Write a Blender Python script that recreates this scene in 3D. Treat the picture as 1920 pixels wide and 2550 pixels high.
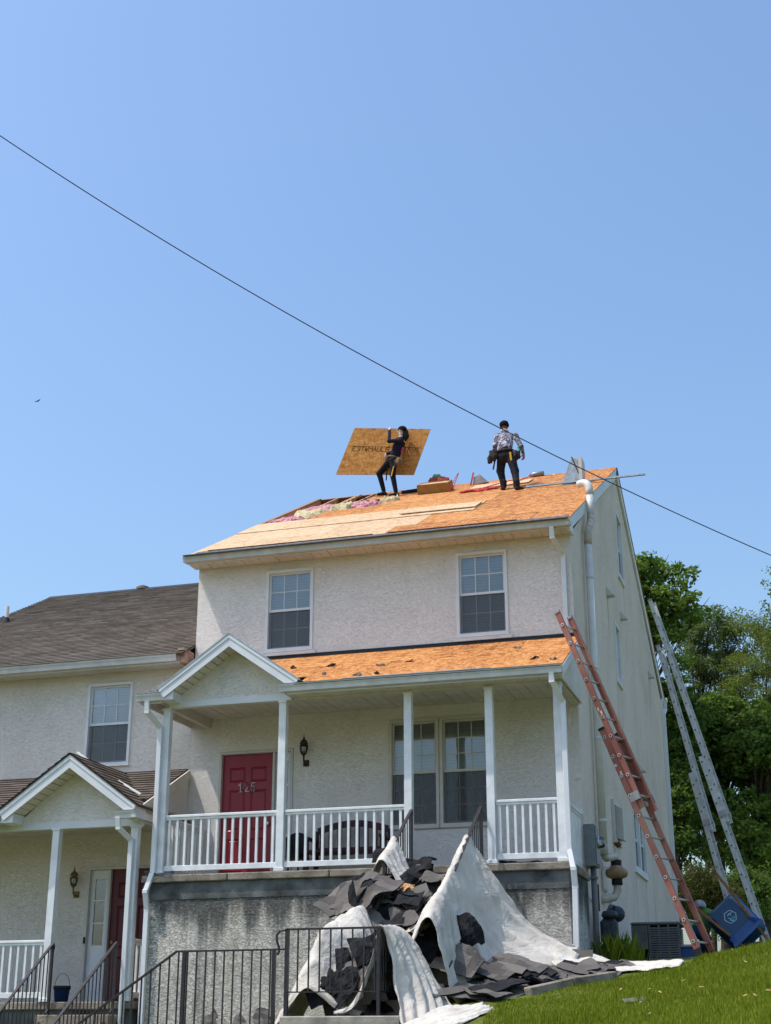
import bpy, math, random
import numpy as np
from mathutils import Vector, Matrix
from mathutils.geometry import tessellate_polygon
R = math.radians
random.seed(7); RNG = np.random.default_rng(7)
scene = bpy.context.scene
for o in list(bpy.data.objects): bpy.data.objects.remove(o)
COL = scene.collection

# ------------------------------------------------------------------ camera, sky, sun, exposure
CAM = np.array([3.4444, -21.6492, -2.3514]); PITCH, YAW, FPX = .3534, -.2927, 3588.73
cd = bpy.data.cameras.new('camera'); cam = bpy.data.objects.new('camera', cd); COL.objects.link(cam)
cam.location = CAM; cam.rotation_euler = (math.pi/2 + PITCH, 0, -YAW)
cd.sensor_fit = 'VERTICAL'; cd.sensor_height = 36; cd.lens = FPX/2550*36; cd.clip_start = .1; cd.clip_end = 3000
scene.camera = cam
SUN = Vector((-.45, -.27, 1.0)).normalized()          # direction towards the sun
world = bpy.data.worlds.new('World'); scene.world = world; world.use_nodes = True
wn = world.node_tree.nodes; wl = world.node_tree.links
bg = wn['Background']; sky = wn.new('ShaderNodeTexSky'); sky.sky_type = 'NISHITA'; sky.sun_disc = False
sky.sun_elevation = math.asin(SUN.z); sky.sun_rotation = math.atan2(SUN.x, SUN.y)
sky.altitude = 0; sky.air_density = 1.5; sky.dust_density = 3.0; sky.ozone_density = 8.0
wl.new(sky.outputs[0], bg.inputs[0]); bg.inputs[1].default_value = .125
sd = bpy.data.lights.new('sun', 'SUN'); sd.energy = 2.05; sd.angle = R(.5); sd.color = (1, .955, .89)
sun = bpy.data.objects.new('sun', sd); COL.objects.link(sun); sun.location = (-20, -10, 40)
sun.rotation_euler = (-SUN).to_track_quat('-Z', 'Y').to_euler()
vs = scene.view_settings; vs.view_transform = 'Standard'; vs.look = 'None'; vs.gamma = 1; vs.exposure = 0.76
vs.use_curve_mapping = False

# photograph pixel (1920 wide) at a chosen depth -> world point; used for measuring real positions
_fw = np.array([math.sin(YAW)*math.cos(PITCH), math.cos(YAW)*math.cos(PITCH), math.sin(PITCH)])
_rt = np.array([math.cos(YAW), -math.sin(YAW), 0]); _up = np.cross(_rt, _fw)
def at(u, v, Y=None, X=None):
    d = _fw + _rt*(u-960)/FPX - _up*(v-1275)/FPX
    t = (Y-CAM[1])/d[1] if Y is not None else (X-CAM[0])/d[0]
    return CAM + t*d

# ------------------------------------------------------------------ helpers
WL = {}
def link(o, parent=None):
    COL.objects.link(o)
    if parent is not None:
        o.parent = parent
    return o
def empty(name, loc, label=None, cat=None, group=None, parent=None):
    o = bpy.data.objects.new(name, None); o.empty_display_size = .2
    link(o, parent); loc = Vector(loc)
    o.location = loc - (WL[parent.name] if parent else Vector((0, 0, 0))); WL[o.name] = loc.copy()
    tag(o, label, cat, group); return o
def tag(o, label=None, cat=None, group=None, kind=None):
    if label: o['label'] = label
    if cat: o['category'] = cat
    if group: o['group'] = group
    if kind: o['kind'] = kind
    return o
def mesh_obj(name, V, F, mats, parent=None, smooth=False, mi=None, recentre=True):
    V = np.asarray(V, dtype=float)
    c = np.array([V[:, 0].min()+V[:, 0].max(), V[:, 1].min()+V[:, 1].max(), 2*V[:, 2].min()])/2 if recentre else np.zeros(3)
    me = bpy.data.meshes.new(name)
    me.from_pydata((V-c).tolist(), [], F)
    if not isinstance(mats, (list, tuple)): mats = [mats]
    for m in mats: me.materials.append(m)
    if mi is not None: me.polygons.foreach_set('material_index', np.asarray(mi, dtype=np.int32))
    if smooth: me.polygons.foreach_set('use_smooth', np.ones(len(me.polygons), dtype=bool))
    me.update()
    o = bpy.data.objects.new(name, me); link(o, parent)
    WL[o.name] = Vector(c); o.location = Vector(c) - (WL[parent.name] if parent else Vector((0, 0, 0)))
    return o
def bevel(o, w=.004, seg=1):
    m = o.modifiers.new('bevel', 'BEVEL'); m.width = w; m.segments = seg; m.limit_method = 'ANGLE'; m.angle_limit = R(35); return o
class MB:
    def __init__(s): s.V = []; s.F = []; s.M = []; s.cur = 0
    def add(s, vs, fs):
        b = len(s.V); s.V += [tuple(map(float, v)) for v in vs]; s.F += [tuple(i+b for i in f) for f in fs]; s.M += [s.cur]*len(fs); return s
    def box(s, x0, x1, y0, y1, z0, z1, f=None):
        x0, x1 = min(x0, x1), max(x0, x1); y0, y1 = min(y0, y1), max(y0, y1); z0, z1 = min(z0, z1), max(z0, z1)
        v = [(x0, y0, z0), (x1, y0, z0), (x1, y1, z0), (x0, y1, z0), (x0, y0, z1), (x1, y0, z1), (x1, y1, z1), (x0, y1, z1)]
        fs = [(0, 3, 2, 1), (4, 5, 6, 7), (0, 1, 5, 4), (1, 2, 6, 5), (2, 3, 7, 6), (3, 0, 4, 7)]
        if f: v = [f(*p) for p in v]
        return s.add(v, fs)
    def prism(s, poly, d):
        """planar polygon (3d points) extruded along vector d"""
        n = len(poly); p = [Vector(q) for q in poly]; d = Vector(d)
        fs = [tuple(range(n)), tuple(range(2*n-1, n-1, -1))] + [(i, i+n, (i+1) % n + n, (i+1) % n) for i in range(n)]
        return s.add(p + [q+d for q in p], fs)
    def bar(s, p, q, w, h, up=(0, 0, 1)):
        p, q = Vector(p), Vector(q); d = (q-p).normalized(); u = Vector(up)
        if abs(d.dot(u)) > .98: u = Vector((0, 1, 0))
        a = d.cross(u).normalized()*w/2; b = a.cross(d).normalized()*h/2
        v = [p-a-b, p+a-b, p+a+b, p-a+b, q-a-b, q+a-b, q+a+b, q-a+b]
        return s.add(v, [(0, 1, 2, 3), (7, 6, 5, 4), (0, 4, 5, 1), (1, 5, 6, 2), (2, 6, 7, 3), (3, 7, 4, 0)])
    def tube(s, pts, r, seg=8, cap=True):
        P = [Vector(p) for p in pts]; n = len(P); rr = r if isinstance(r, (list, tuple)) else [r]*n
        ref = None; b = []; vs = []
        for i in range(n):
            t = (P[min(i+1, n-1)] - P[max(i-1, 0)]).normalized()
            if ref is None: ref = Vector((0, 0, 1)) if abs(t.z) < .9 else Vector((1, 0, 0))
            x = t.cross(ref)
            x = x.normalized() if x.length > 1e-6 else Vector((1, 0, 0)); y = t.cross(x).normalized(); ref = x.cross(t)
            for k in range(seg):
                a = 2*math.pi*k/seg; vs.append(P[i] + (x*math.cos(a) + y*math.sin(a))*rr[i])
        fs = [(i*seg+k, i*seg+(k+1) % seg, (i+1)*seg+(k+1) % seg, (i+1)*seg+k) for i in range(n-1) for k in range(seg)]
        if cap: fs += [tuple(range(seg-1, -1, -1)), tuple(range((n-1)*seg, n*seg))]
        return s.add(vs, fs)
    def lathe(s, prof, c, seg=16, axis='z'):
        vs = []; n = len(prof)
        for r, h in prof:
            for k in range(seg):
                a = 2*math.pi*k/seg; p = (r*math.cos(a), r*math.sin(a), h)
                if axis == 'x': p = (h, p[0], p[1])
                if axis == 'y': p = (p[1], h, p[0])
                vs.append((c[0]+p[0], c[1]+p[1], c[2]+p[2]))
        fs = [(i*seg+k, i*seg+(k+1) % seg, (i+1)*seg+(k+1) % seg, (i+1)*seg+k) for i in range(n-1) for k in range(seg)]
        fs += [tuple(range(seg-1, -1, -1)), tuple(range((n-1)*seg, n*seg))]
        return s.add(vs, fs)
    def poly(s, outer, holes, f, flip=False):
        """2d polygon with holes, mapped by f(a,b) -> 3d"""
        L = [[Vector((a, b, 0)) for a, b in outer]] + [[Vector((a, b, 0)) for a, b in h] for h in holes]
        flat = [p for l in L for p in l]; tris = tessellate_polygon(L)
        out = []
        for t in tris:
            a, b, c = [flat[i] for i in t]
            cr = (b-a).cross(c-a).z
            if abs(cr) < 1e-10: continue
            out.append(tuple(t) if (cr > 0) != flip else tuple(reversed(t)))
        return s.add([f(p.x, p.y) for p in flat], out)
    def build(s, name, mat, parent=None, smooth=False, bv=0):
        o = mesh_obj(name, s.V, s.F, mat, parent, smooth, s.M if isinstance(mat, (list, tuple)) else None)
        if bv: bevel(o, bv)
        return o
def box(name, mat, parent, x0, x1, y0, y1, z0, z1, bv=0):
    return MB().box(x0, x1, y0, y1, z0, z1).build(name, mat, parent, bv=bv)
def dupe(o, parent, delta):
    """copy of a part sharing its mesh, moved by delta in world"""
    c = o.copy(); link(c, parent); w = WL[o.name] + Vector(delta); WL[c.name] = w.copy()
    c.location = w - (WL[parent.name] if parent else Vector((0, 0, 0))); return c

# ------------------------------------------------------------------ materials
MATS = {}
class NT:
    def __init__(s, name, rough=.7, col=(.5, .5, .5), spec=.3, metal=0):
        s.m = bpy.data.materials.new(name); s.m.use_nodes = True; s.t = s.m.node_tree; s.n = s.t.nodes; s.l = s.t.links
        s.b = s.n['Principled BSDF']; s.b.inputs['Roughness'].default_value = rough; s.b.inputs['Base Color'].default_value = (*col, 1)
        s.b.inputs['Specular IOR Level'].default_value = spec; s.b.inputs['Metallic'].default_value = metal
        MATS[name] = s.m
        s._pos = None
    def pos(s):
        if s._pos is None: s._pos = s.n.new('ShaderNodeNewGeometry')
        return s._pos.outputs['Position']
    def obj(s): return s.n.new('ShaderNodeTexCoord').outputs['Object']
    def rnd(s):
        s.pos(); return s._pos.outputs['Random Per Island']
    def orand(s): return s.n.new('ShaderNodeObjectInfo').outputs['Random']
    def mapv(s, v, scale=(1, 1, 1), rot=(0, 0, 0), loc=(0, 0, 0)):
        q = s.n.new('ShaderNodeMapping'); q.inputs['Scale'].default_value = scale; q.inputs['Rotation'].default_value = rot; q.inputs['Location'].default_value = loc
        s.l.new(v, q.inputs[0]); return q.outputs[0]
    def noise(s, v, scale, detail=3, rough=.55, dist=0, out='Fac'):
        q = s.n.new('ShaderNodeTexNoise'); q.inputs['Scale'].default_value = scale; q.inputs['Detail'].default_value = detail
        q.inputs['Roughness'].default_value = rough; q.inputs['Distortion'].default_value = dist
        s.l.new(v, q.inputs['Vector']); return q.outputs[out]
    def voro(s, v, scale, out='Color', feat='F1', rnd=1):
        q = s.n.new('ShaderNodeTexVoronoi'); q.feature = feat; q.inputs['Scale'].default_value = scale; q.inputs['Randomness'].default_value = rnd
        s.l.new(v, q.inputs['Vector']); return q.outputs[out]
    def math(s, op, a, b=None, clamp=False):
        q = s.n.new('ShaderNodeMath'); q.operation = op; q.use_clamp = clamp
        for i, x in enumerate((a, b)):
            if x is None: continue
            if isinstance(x, (int, float)): q.inputs[i].default_value = x
            else: s.l.new(x, q.inputs[i])
        return q.outputs[0]
    def sep(s, v):
        q = s.n.new('ShaderNodeSeparateXYZ'); s.l.new(v, q.inputs[0]); return q.outputs
    def ramp(s, f, stops, interp='LINEAR'):
        q = s.n.new('ShaderNodeValToRGB'); q.color_ramp.interpolation = interp; e = q.color_ramp.elements
        while len(e) < len(stops): e.new(.5)
        for k, (p, c) in zip(e, stops):
            k.position = p; k.color = (*c, 1) if len(c) == 3 else c
        s.l.new(f, q.inputs[0]); return q.outputs[0]
    def rng(s, f, a, b, c=0, d=1):
        q = s.n.new('ShaderNodeMapRange'); q.interpolation_type = 'SMOOTHSTEP'
        for i, x in enumerate((a, b, c, d)): q.inputs[i+1].default_value = x
        s.l.new(f, q.inputs[0]); return q.outputs[0]
    def mix(s, f, a, b, mode='MIX'):
        q = s.n.new('ShaderNodeMix'); q.data_type = 'RGBA'; q.blend_type = mode
        for i, x in ((0, f), (6, a), (7, b)):
            if isinstance(x, (int, float)): q.inputs[i].default_value = x
            elif isinstance(x, tuple): q.inputs[i].default_value = (*x, 1)
            else: s.l.new(x, q.inputs[i])
        return q.outputs[2]
    def col(s, c):
        s.l.new(c, s.b.inputs['Base Color']); return s
    def rough(s, c): s.l.new(c, s.b.inputs['Roughness']); return s
    def bump(s, h, dist=.01, strength=1):
        q = s.n.new('ShaderNodeBump'); q.inputs['Distance'].default_value = dist; q.inputs['Strength'].default_value = strength
        s.l.new(h, q.inputs['Height']); s.l.new(q.outputs[0], s.b.inputs['Normal']); return s

def simple(name, col, rough=.6, spec=.3, metal=0, var=.08, vs=6, bump=0, bs=60):
    n = NT(name, rough, col, spec, metal); p = n.pos()
    f = n.noise(p, vs, 4)
    a = tuple(max(0, c*(1-var*1.6)) for c in col); b = tuple(min(1, c*(1+var)) for c in col)
    n.col(n.ramp(f, [(.3, a), (.7, b)]))
    if bump: n.bump(n.noise(p, bs, 3), bump)
    return n.m
def stucco(name, base, dirt, worm=1.0, streak=0.0, depth=.010, streaks=()):
    n = NT(name, .92, base, .12); p = n.pos()
    q = n.mapv(p, (1, 1, 2.3)); w = n.noise(q, 11*worm, 2.0, .5, .8)
    ridge = n.math('ABSOLUTE', n.math('SUBTRACT', w, .5)); line = n.rng(ridge, .0, .032)
    w2 = n.noise(q, 18*worm, 2, .5, .6); line2 = n.rng(n.math('ABSOLUTE', n.math('SUBTRACT', w2, .52)), 0, .035)
    fine = n.noise(p, 160, 3)
    h = n.math('ADD', n.math('ADD', line, n.math('MULTIPLY', line2, .7)), n.math('MULTIPLY', fine, .14))
    big = n.noise(p, .9, 5, .6)
    c = n.mix(n.rng(big, .38, .72), base, dirt)
    med = n.noise(n.mapv(p, (1, 1, .35)), 3.5, 4, .6)
    c = n.mix(n.math('MULTIPLY', n.rng(med, .5, .8), .35), c, tuple(x*.72 for x in dirt))
    c = n.mix(n.math('MULTIPLY', n.rng(ridge, .045, 0), .12), c, tuple(x*.55 for x in dirt))
    if streak:
        z = n.sep(p)[2]; st = n.noise(n.mapv(p, (2.2, 2.2, .14)), 1.3, 4, .6)
        hgt = n.rng(z, -1.55, -.15)
        m = n.math('MULTIPLY', n.rng(n.math('ADD', st, n.math('MULTIPLY', n.rng(z, -1.1, -.25), .30)), .53, .80), streak)
        c = n.mix(m, c, (.075, .078, .075))
        st2 = n.noise(n.mapv(p, (2.1, 2.1, .2), loc=(5, 1, 2)), 2.2, 4, .6)
        c = n.mix(n.math('MULTIPLY', n.rng(st2, .58, .75), .35), c, (.42, .33, .2))
    for y0, zt_, zb_, wd in streaks:
        v = n.sep(p); e = n.math('ABSOLUTE', n.math('SUBTRACT', n.math('ADD', v[1], n.math('MULTIPLY', n.math('SUBTRACT', big, .5), .06)), y0))
        mk = n.math('MULTIPLY', n.rng(e, wd, 0), n.math('MULTIPLY', n.rng(v[2], zb_, zb_+.5), n.rng(v[2], zt_, zt_-.03)))
        c = n.mix(n.math('MULTIPLY', mk, .62), c, (.16, .14, .12))
    n.col(c); n.bump(h, depth); return n.m
stucco('stucco_front', (.87, .80, .735), (.79, .725, .67), 1.0, 0, .003)
stucco('stucco_side_bounce', (.95, .80, .685), (.85, .70, .585), 1.0, 0, .0045, [(3.98, 5.38, 4.3, .05), (5.78, 6.33, 5.0, .03), (6.50, 6.33, 4.6, .025), (4.72, 3.94, 2.2, .03), (5.27, 3.94, 2.6, .02), (7.2, 2.68, 1.9, .05), (5.8, .6, -.6, .04), (7.3, .6, -.9, .04), (3.2, .75, -.2, .06), (10.1, 5.26, 4.3, .06), (8.6, 1.4, -.9, .05)])  # warm bounce light is put into this lighter, redder stucco colour
stucco('stucco_foundation', (.80, .735, .64), (.66, .61, .54), .9, .85, .024)
stucco('stucco_neighbour', (.80, .735, .66), (.73, .66, .585), 1.0, 0, .003)
simple('trim_white', (.74, .74, .74), .45, .4, var=.05, vs=3)
simple('rail_white', (.80, .80, .79), .45, .35, var=.09, vs=5)
simple('gutter_metal', (.62, .60, .57), .45, .4, var=.10, vs=5)
simple('soffit_vinyl', (.66, .60, .52), .55, .3, var=.08, vs=4)
simple('frame_tan', (.60, .56, .50), .5, .3, var=.05)
simple('concrete', (.36, .32, .27), .9, .15, var=.3, vs=3.5, bump=.006, bs=45)
def m_slab():
    n = NT('slab_concrete', .9, (.3, .27, .22), .15); p = n.pos()
    f = n.noise(p, 2.5, 6, .65); c = n.ramp(f, [(.3, (.10, .085, .07)), (.5, (.26, .22, .17)), (.72, (.42, .36, .28))])
    g = n.noise(n.mapv(p, (1, 1, 4)), 12, 4); c = n.mix(n.math('MULTIPLY', n.rng(g, .5, .75), .5), c, (.06, .055, .05))
    n.col(c); n.bump(n.noise(p, 50, 4), .008); return n.m
m_slab()
simple('parge_slab_shade', (.13, .135, .13), .95, .1, var=.45, vs=3, bump=.008, bs=35)  # parging with the porch slab's shadow put into its dark colour
simple('black_metal', (.028, .024, .028), .5, .4, var=.2, vs=20, bump=.001, bs=150)
simple('door_red', (.30, .022, .034), .38, .4, var=.05)
simple('door_maroon', (.11, .018, .022), .45, .35, var=.08)
simple('number_metal', (.62, .58, .52), .45, .4, .1, var=.08)
simple('silver', (.62, .60, .56), .3, .5, .9, var=.05)
simple('lamp_bronze', (.07, .035, .03), .45, .4, .3, var=.2, vs=30)
simple('lamp_brass', (.22, .15, .05), .4, .5, .7, var=.3, vs=30)
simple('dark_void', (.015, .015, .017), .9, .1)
simple('blind', (.76, .75, .72), .7, .2, var=.04)
simple('curtain', (.34, .33, .33), .8, .1, var=.15)
simple('pvc', (.70, .68, .63), .4, .4, var=.07, vs=3)
simple('pvc_dirty', (.52, .46, .37), .5, .3, var=.2, vs=8)
simple('fan_tan', (.36, .22, .12), .5, .3, var=.2, vs=9)
simple('rubber', (.02, .02, .02), .7, .3)
simple('meter_grey', (.20, .215, .22), .5, .35, .2, var=.15)
simple('pipe_grey', (.20, .21, .22), .55, .3, .2, var=.2)
simple('gas_iron', (.045, .055, .065), .5, .35, .2, var=.3, vs=15)
simple('ac_dark', (.13, .13, .13), .55, .3, .2, var=.15)
simple('ac_louver', (.17, .17, .17), .5, .3, .3, var=.1)
simple('aluminium', (.62, .62, .62), .5, .5, .25, var=.15, vs=5)
simple('rung_metal', (.55, .53, .50), .4, .5, .7, var=.15)
simple('ladder_yoke', (.45, .45, .46), .4, .5, .8)
def m_fibre():
    n = NT('fibreglass', .55, (.5, .16, .1), .3); p = n.pos()
    f = n.noise(p, 1.1, 3); c = n.ramp(f, [(.35, (.24, .085, .065)), (.55, (.34, .135, .10)), (.75, (.46, .25, .18))])
    s = n.noise(p, 30, 4, .7); c = n.mix(n.math('MULTIPLY', n.rng(s, .55, .75), .5), c, (.22, .075, .055))
    n.col(c); return n.m
m_fibre()
simple('sticker', (.62, .60, .56), .6, .2, var=.3, vs=40)
simple('sticker_red', (.52, .10, .07), .6, .2, var=.3, vs=40)
simple('copper_flash', (.42, .27, .2), .5, .4, .2, var=.3)
simple('flash_black', (.025, .025, .028), .6, .3)
simple('galvanised', (.42, .43, .43), .4, .5, .6, var=.2, vs=14)
def m_osb(name, a, b, c3, dark=.0):
    n = NT(name, .8, b, .15); p = n.obj()
    q = n.mapv(p, (1, 1, 1)); d = n.noise(q, 5, 2, out='Color')
    v1 = n.n.new('ShaderNodeVectorMath'); v1.operation = 'MULTIPLY_ADD'; n.l.new(d, v1.inputs[0]); v1.inputs[1].default_value = (.12, .12, .12); n.l.new(q, v1.inputs[2])
    A = n.voro(n.mapv(v1.outputs[0], (1, 2.6, 2.6), (0, 0, .5)), 9); B = n.voro(n.mapv(v1.outputs[0], (2.4, 1, 1), (0, 0, .3)), 13)
    fa = n.sep(A)[0]; fb = n.sep(B)[1]
    f = n.math('ADD', n.math('MULTIPLY', fa, .55), n.math('MULTIPLY', fb, .45))
    big = n.noise(p, 1.3, 3)
    f = n.math('ADD', n.math('MULTIPLY', f, .7), n.math('MULTIPLY', big, .3))
    o = n.orand()
    f = n.math('ADD', f, n.math('MULTIPLY', n.math('SUBTRACT', o, .5), .16))
    c = n.ramp(f, [(.16, a), (.42, b), (.75, c3)])
    n.col(c); n.bump(f, .004); return n.m
m_osb('osb', (.20, .07, .021), (.455, .175, .052), (.63, .305, .105))
m_osb('osb_new', (.43, .265, .13), (.59, .395, .225), (.69, .50, .31))
m_osb('osb_under', (.34, .135, .03), (.47, .205, .05), (.58, .29, .085))
simple('osb_edge', (.36, .20, .11), .85, .1, var=.2, vs=30)
simple('osb_ink', (.10, .035, .015), .8, .1, var=.15)
simple('lumber', (.56, .36, .18), .75, .2, var=.2, vs=5)
simple('lumber_dark', (.20, .075, .04), .8, .15, var=.3, vs=5)
simple('starter_strip', (.155, .15, .145), .9, .1, var=.35, vs=12, bump=.004, bs=120)
def m_shingle(name, a, b, c3, sc=1):
    n = NT(name, .93, b, .12); p = n.pos()
    f = n.math('ADD', n.math('MULTIPLY', n.rnd(), .5), n.math('MULTIPLY', n.noise(p, 1.2*sc, 5, .65), .5))
    g = n.noise(p, 120, 3); f = n.math('ADD', n.math('MULTIPLY', f, .8), n.math('MULTIPLY', g, .2))
    n.col(n.ramp(f, [(.2, a), (.5, b), (.8, c3)])); n.bump(g, .003); return n.m
m_shingle('shingle_old', (.125, .10, .08), (.18, .15, .122), (.235, .20, .167))
m_shingle('shingle_brown', (.08, .062, .05), (.13, .103, .084), (.175, .142, .118))
m_shingle('scrap_top', (.06, .053, .047), (.125, .112, .10), (.20, .18, .158), 3)
simple('scrap_felt', (.018, .018, .02), .85, .2, var=.4, vs=8, bump=.005, bs=20)
simple('torn_wood', (.62, .34, .15), .85, .1, var=.3, vs=25, bump=.008, bs=40)
def m_canvas():
    n = NT('canvas', .85, (.7, .68, .65), .15); p = n.pos()
    f = n.noise(p, 3.2, 5, .6); c = n.ramp(f, [(.3, (.50, .445, .375)), (.55, (.64, .585, .51)), (.8, (.72, .675, .61))])
    s = n.noise(n.mapv(p, (1, 1, .5)), 9, 5, .7); c = n.mix(n.math('MULTIPLY', n.rng(s, .6, .8), .4), c, (.30, .26, .22))
    rd = n.math('ABSOLUTE', n.math('SUBTRACT', n.noise(p, 3.2, 5, .55, 1.0), .5)); n.col(c); n.bump(n.math('ADD', n.math('MULTIPLY', rd, 2.5), n.math('MULTIPLY', n.noise(p, 26, 5, .6), .15)), .022); return n.m
m_canvas()
def m_ins(name, a, b):
    n = NT(name, .95, a, .05); p = n.pos(); f = n.noise(p, 22, 3)
    n.col(n.ramp(f, [(.4, a), (.55, b)])); n.bump(n.noise(p, 18, 4), .03); return n.m
m_ins('insulation_pink', (.36, .07, .11), (.56, .33, .33)); m_ins('insulation_yellow', (.46, .36, .17), (.60, .52, .33))
simple('hose_red', (.62, .05, .04), .5, .3)
simple('tool_grey', (.30, .30, .31), .45, .4, .4)
simple('bag_green', (.14, .26, .17), .8, .1, var=.3, vs=20)
simple('bag_red', (.36, .07, .05), .8, .1, var=.3, vs=20)
simple('box_brown', (.36, .19, .06), .8, .15, var=.15)
simple('carton_grey', (.34, .31, .30), .8, .15, var=.2)
simple('bench_wood', (.055, .014, .018), .5, .3, var=.3, vs=8)
simple('chair_black', (.012, .013, .013), .6, .3)
simple('bucket_blue', (.02, .06, .20), .45, .4)
simple('tray_blue', (.006, .05, .13), .35, .5, .1, var=.15, vs=4)
simple('leg_blue', (.012, .075, .25), .35, .5, .1, var=.1)
simple('logo_white', (.45, .62, .70), .5, .3); simple('logo_teal', (.02, .26, .33), .5, .3)
simple('handle_wood', (.26, .12, .045), .65, .25, var=.25, vs=14)
simple('cable_black', (.02, .02, .03), .6, .3)
simple('bird_dark', (.06, .07, .10), .8, .1)
# people
simple('skin', (.30, .14, .09), .55, .35, var=.06, vs=20); simple('skin_light', (.62, .42, .34), .55, .3)
simple('navy_shirt', (.016, .016, .034), .85, .1, var=.2); simple('black_trousers', (.014, .013, .015), .85, .12, var=.25, vs=14)
simple('grey_jeans', (.020, .019, .026), .85, .12, var=.3, vs=10)
simple('boot', (.05, .022, .02), .75, .2, var=.3, vs=20); simple('boot_black', (.012, .01, .012), .7, .2)
simple('cap_black', (.010, .009, .011), .85, .1); simple('hair_dark', (.012, .009, .008), .6, .3)
simple('leather_tan', (.20, .115, .06), .75, .2, var=.3, vs=25); simple('leather_dark', (.04, .03, .028), .75, .2, var=.4, vs=25)
simple('tool_yellow', (.62, .36, .03), .55, .3); simple('tool_green', (.02, .38, .22), .55, .3); simple('print_red', (.42, .05, .09), .7, .1)
simple('green_shirt', (.10, .24, .045), .85, .1, var=.15, vs=10); simple('glove_white', (.60, .56, .54), .8, .1)
simple('jeans_blue', (.02, .03, .08), .85, .1)
def m_camo():
    n = NT('camo_shirt', .85, (.3, .28, .3), .1); p = n.obj()
    a = n.noise(p, 14, 2, .5, 1.2); b = n.noise(n.mapv(p, loc=(3, 7, 1)), 20, 2, .5, 1)
    c = n.ramp(a, [(.0, (.06, .055, .07)), (.43, (.06, .055, .07)), (.46, (.22, .20, .24)), (.56, (.22, .20, .24)), (.6, (.52, .49, .56))])
    c = n.mix(n.rng(b, .58, .62), c, (.09, .08, .085)); n.col(c); return n.m
m_camo()
# glass
def m_glass():
    n = NT('glass', .03, (.9, .95, 1)); out = n.n['Material Output']
    tr = n.n.new('ShaderNodeBsdfTransparent'); tr.inputs[0].default_value = (.84, .87, .88, 1)
    gl = n.n.new('ShaderNodeBsdfGlossy'); gl.inputs['Roughness'].default_value = .02
    fr = n.n.new('ShaderNodeFresnel'); fr.inputs[0].default_value = 1.9
    mx = n.n.new('ShaderNodeMixShader'); n.l.new(fr.outputs[0], mx.inputs[0]); n.l.new(tr.outputs[0], mx.inputs[1]); n.l.new(gl.outputs[0], mx.inputs[2])
    wv = n.n.new('ShaderNodeBump'); wv.inputs['Distance'].default_value = .003; n.l.new(n.noise(n.pos(), 2.5, 2), wv.inputs['Height']); n.l.new(wv.outputs[0], gl.inputs['Normal'])
    n.l.new(mx.outputs[0], out.inputs[0]); return n.m
m_glass()
def m_screen():
    n = NT('insect_screen', .8, (.12, .125, .13)); out = n.n['Material Output']
    tr = n.n.new('ShaderNodeBsdfTransparent'); mx = n.n.new('ShaderNodeMixShader'); mx.inputs[0].default_value = .33
    n.l.new(tr.outputs[0], mx.inputs[1]); n.l.new(n.b.outputs[0], mx.inputs[2]); n.l.new(mx.outputs[0], out.inputs[0]); return n.m
m_screen()
def m_leaf(name, a, b, c3, trans=.35):
    n = NT(name, .7, b, .12); out = n.n['Material Output']
    f = n.math('ADD', n.math('MULTIPLY', n.rnd(), .65), n.math('MULTIPLY', n.noise(n.pos(), .5, 3), .35))
    c = n.ramp(f, [(.15, a), (.5, b), (.85, c3)]); n.col(c)
    t = n.n.new('ShaderNodeBsdfTranslucent'); n.l.new(n.mix(.3, c, (.20, .26, .02)), t.inputs[0])
    mx = n.n.new('ShaderNodeMixShader'); mx.inputs[0].default_value = trans
    n.l.new(n.b.outputs[0], mx.inputs[1]); n.l.new(t.outputs[0], mx.inputs[2]); n.l.new(mx.outputs[0], out.inputs[0]); return n.m
m_leaf('leaf_maple', (0.058, 0.113, 0.02), (0.116, 0.21, 0.038), (0.232, 0.319, 0.065), .5)
m_leaf('leaf_dark', (0.045, 0.09, 0.021), (0.099, 0.18, 0.036), (0.21, 0.3, 0.063), .5)
m_leaf('leaf_light', (0.094, 0.131, 0.025), (0.163, 0.213, 0.043), (0.25, 0.294, 0.069), .5)
m_leaf('leaf_feather', (0.086, 0.132, 0.044), (0.144, 0.201, 0.069), (0.207, 0.265, 0.103), .5)
m_leaf('leaf_yew', (.05, .058, .018), (.095, .10, .026), (.15, .145, .042), .3)
m_leaf('grass_blade', (.10, .145, .006), (.20, .26, .012), (.38, .39, .05), .45)
simple('bark', (.075, .058, .045), .95, .1, var=.4, vs=6, bump=.03, bs=14)
simple('bark_pale', (.20, .155, .12), .95, .1, var=.3, vs=6, bump=.02, bs=14)
def m_ground():
    n = NT('lawn', .95, (.06, .09, .02), .1); p = n.pos()
    f = n.noise(p, 2.5, 6, .65); n.col(n.ramp(f, [(.3, (.075, .088, .018)), (.55, (.125, .15, .028)), (.75, (.19, .18, .06))])); n.bump(n.noise(p, 40, 4), .03); return n.m
m_ground()
simple('asphalt', (.055, .055, .056), .9, .2, var=.25, vs=2, bump=.006, bs=80)
M = MATS
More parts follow.
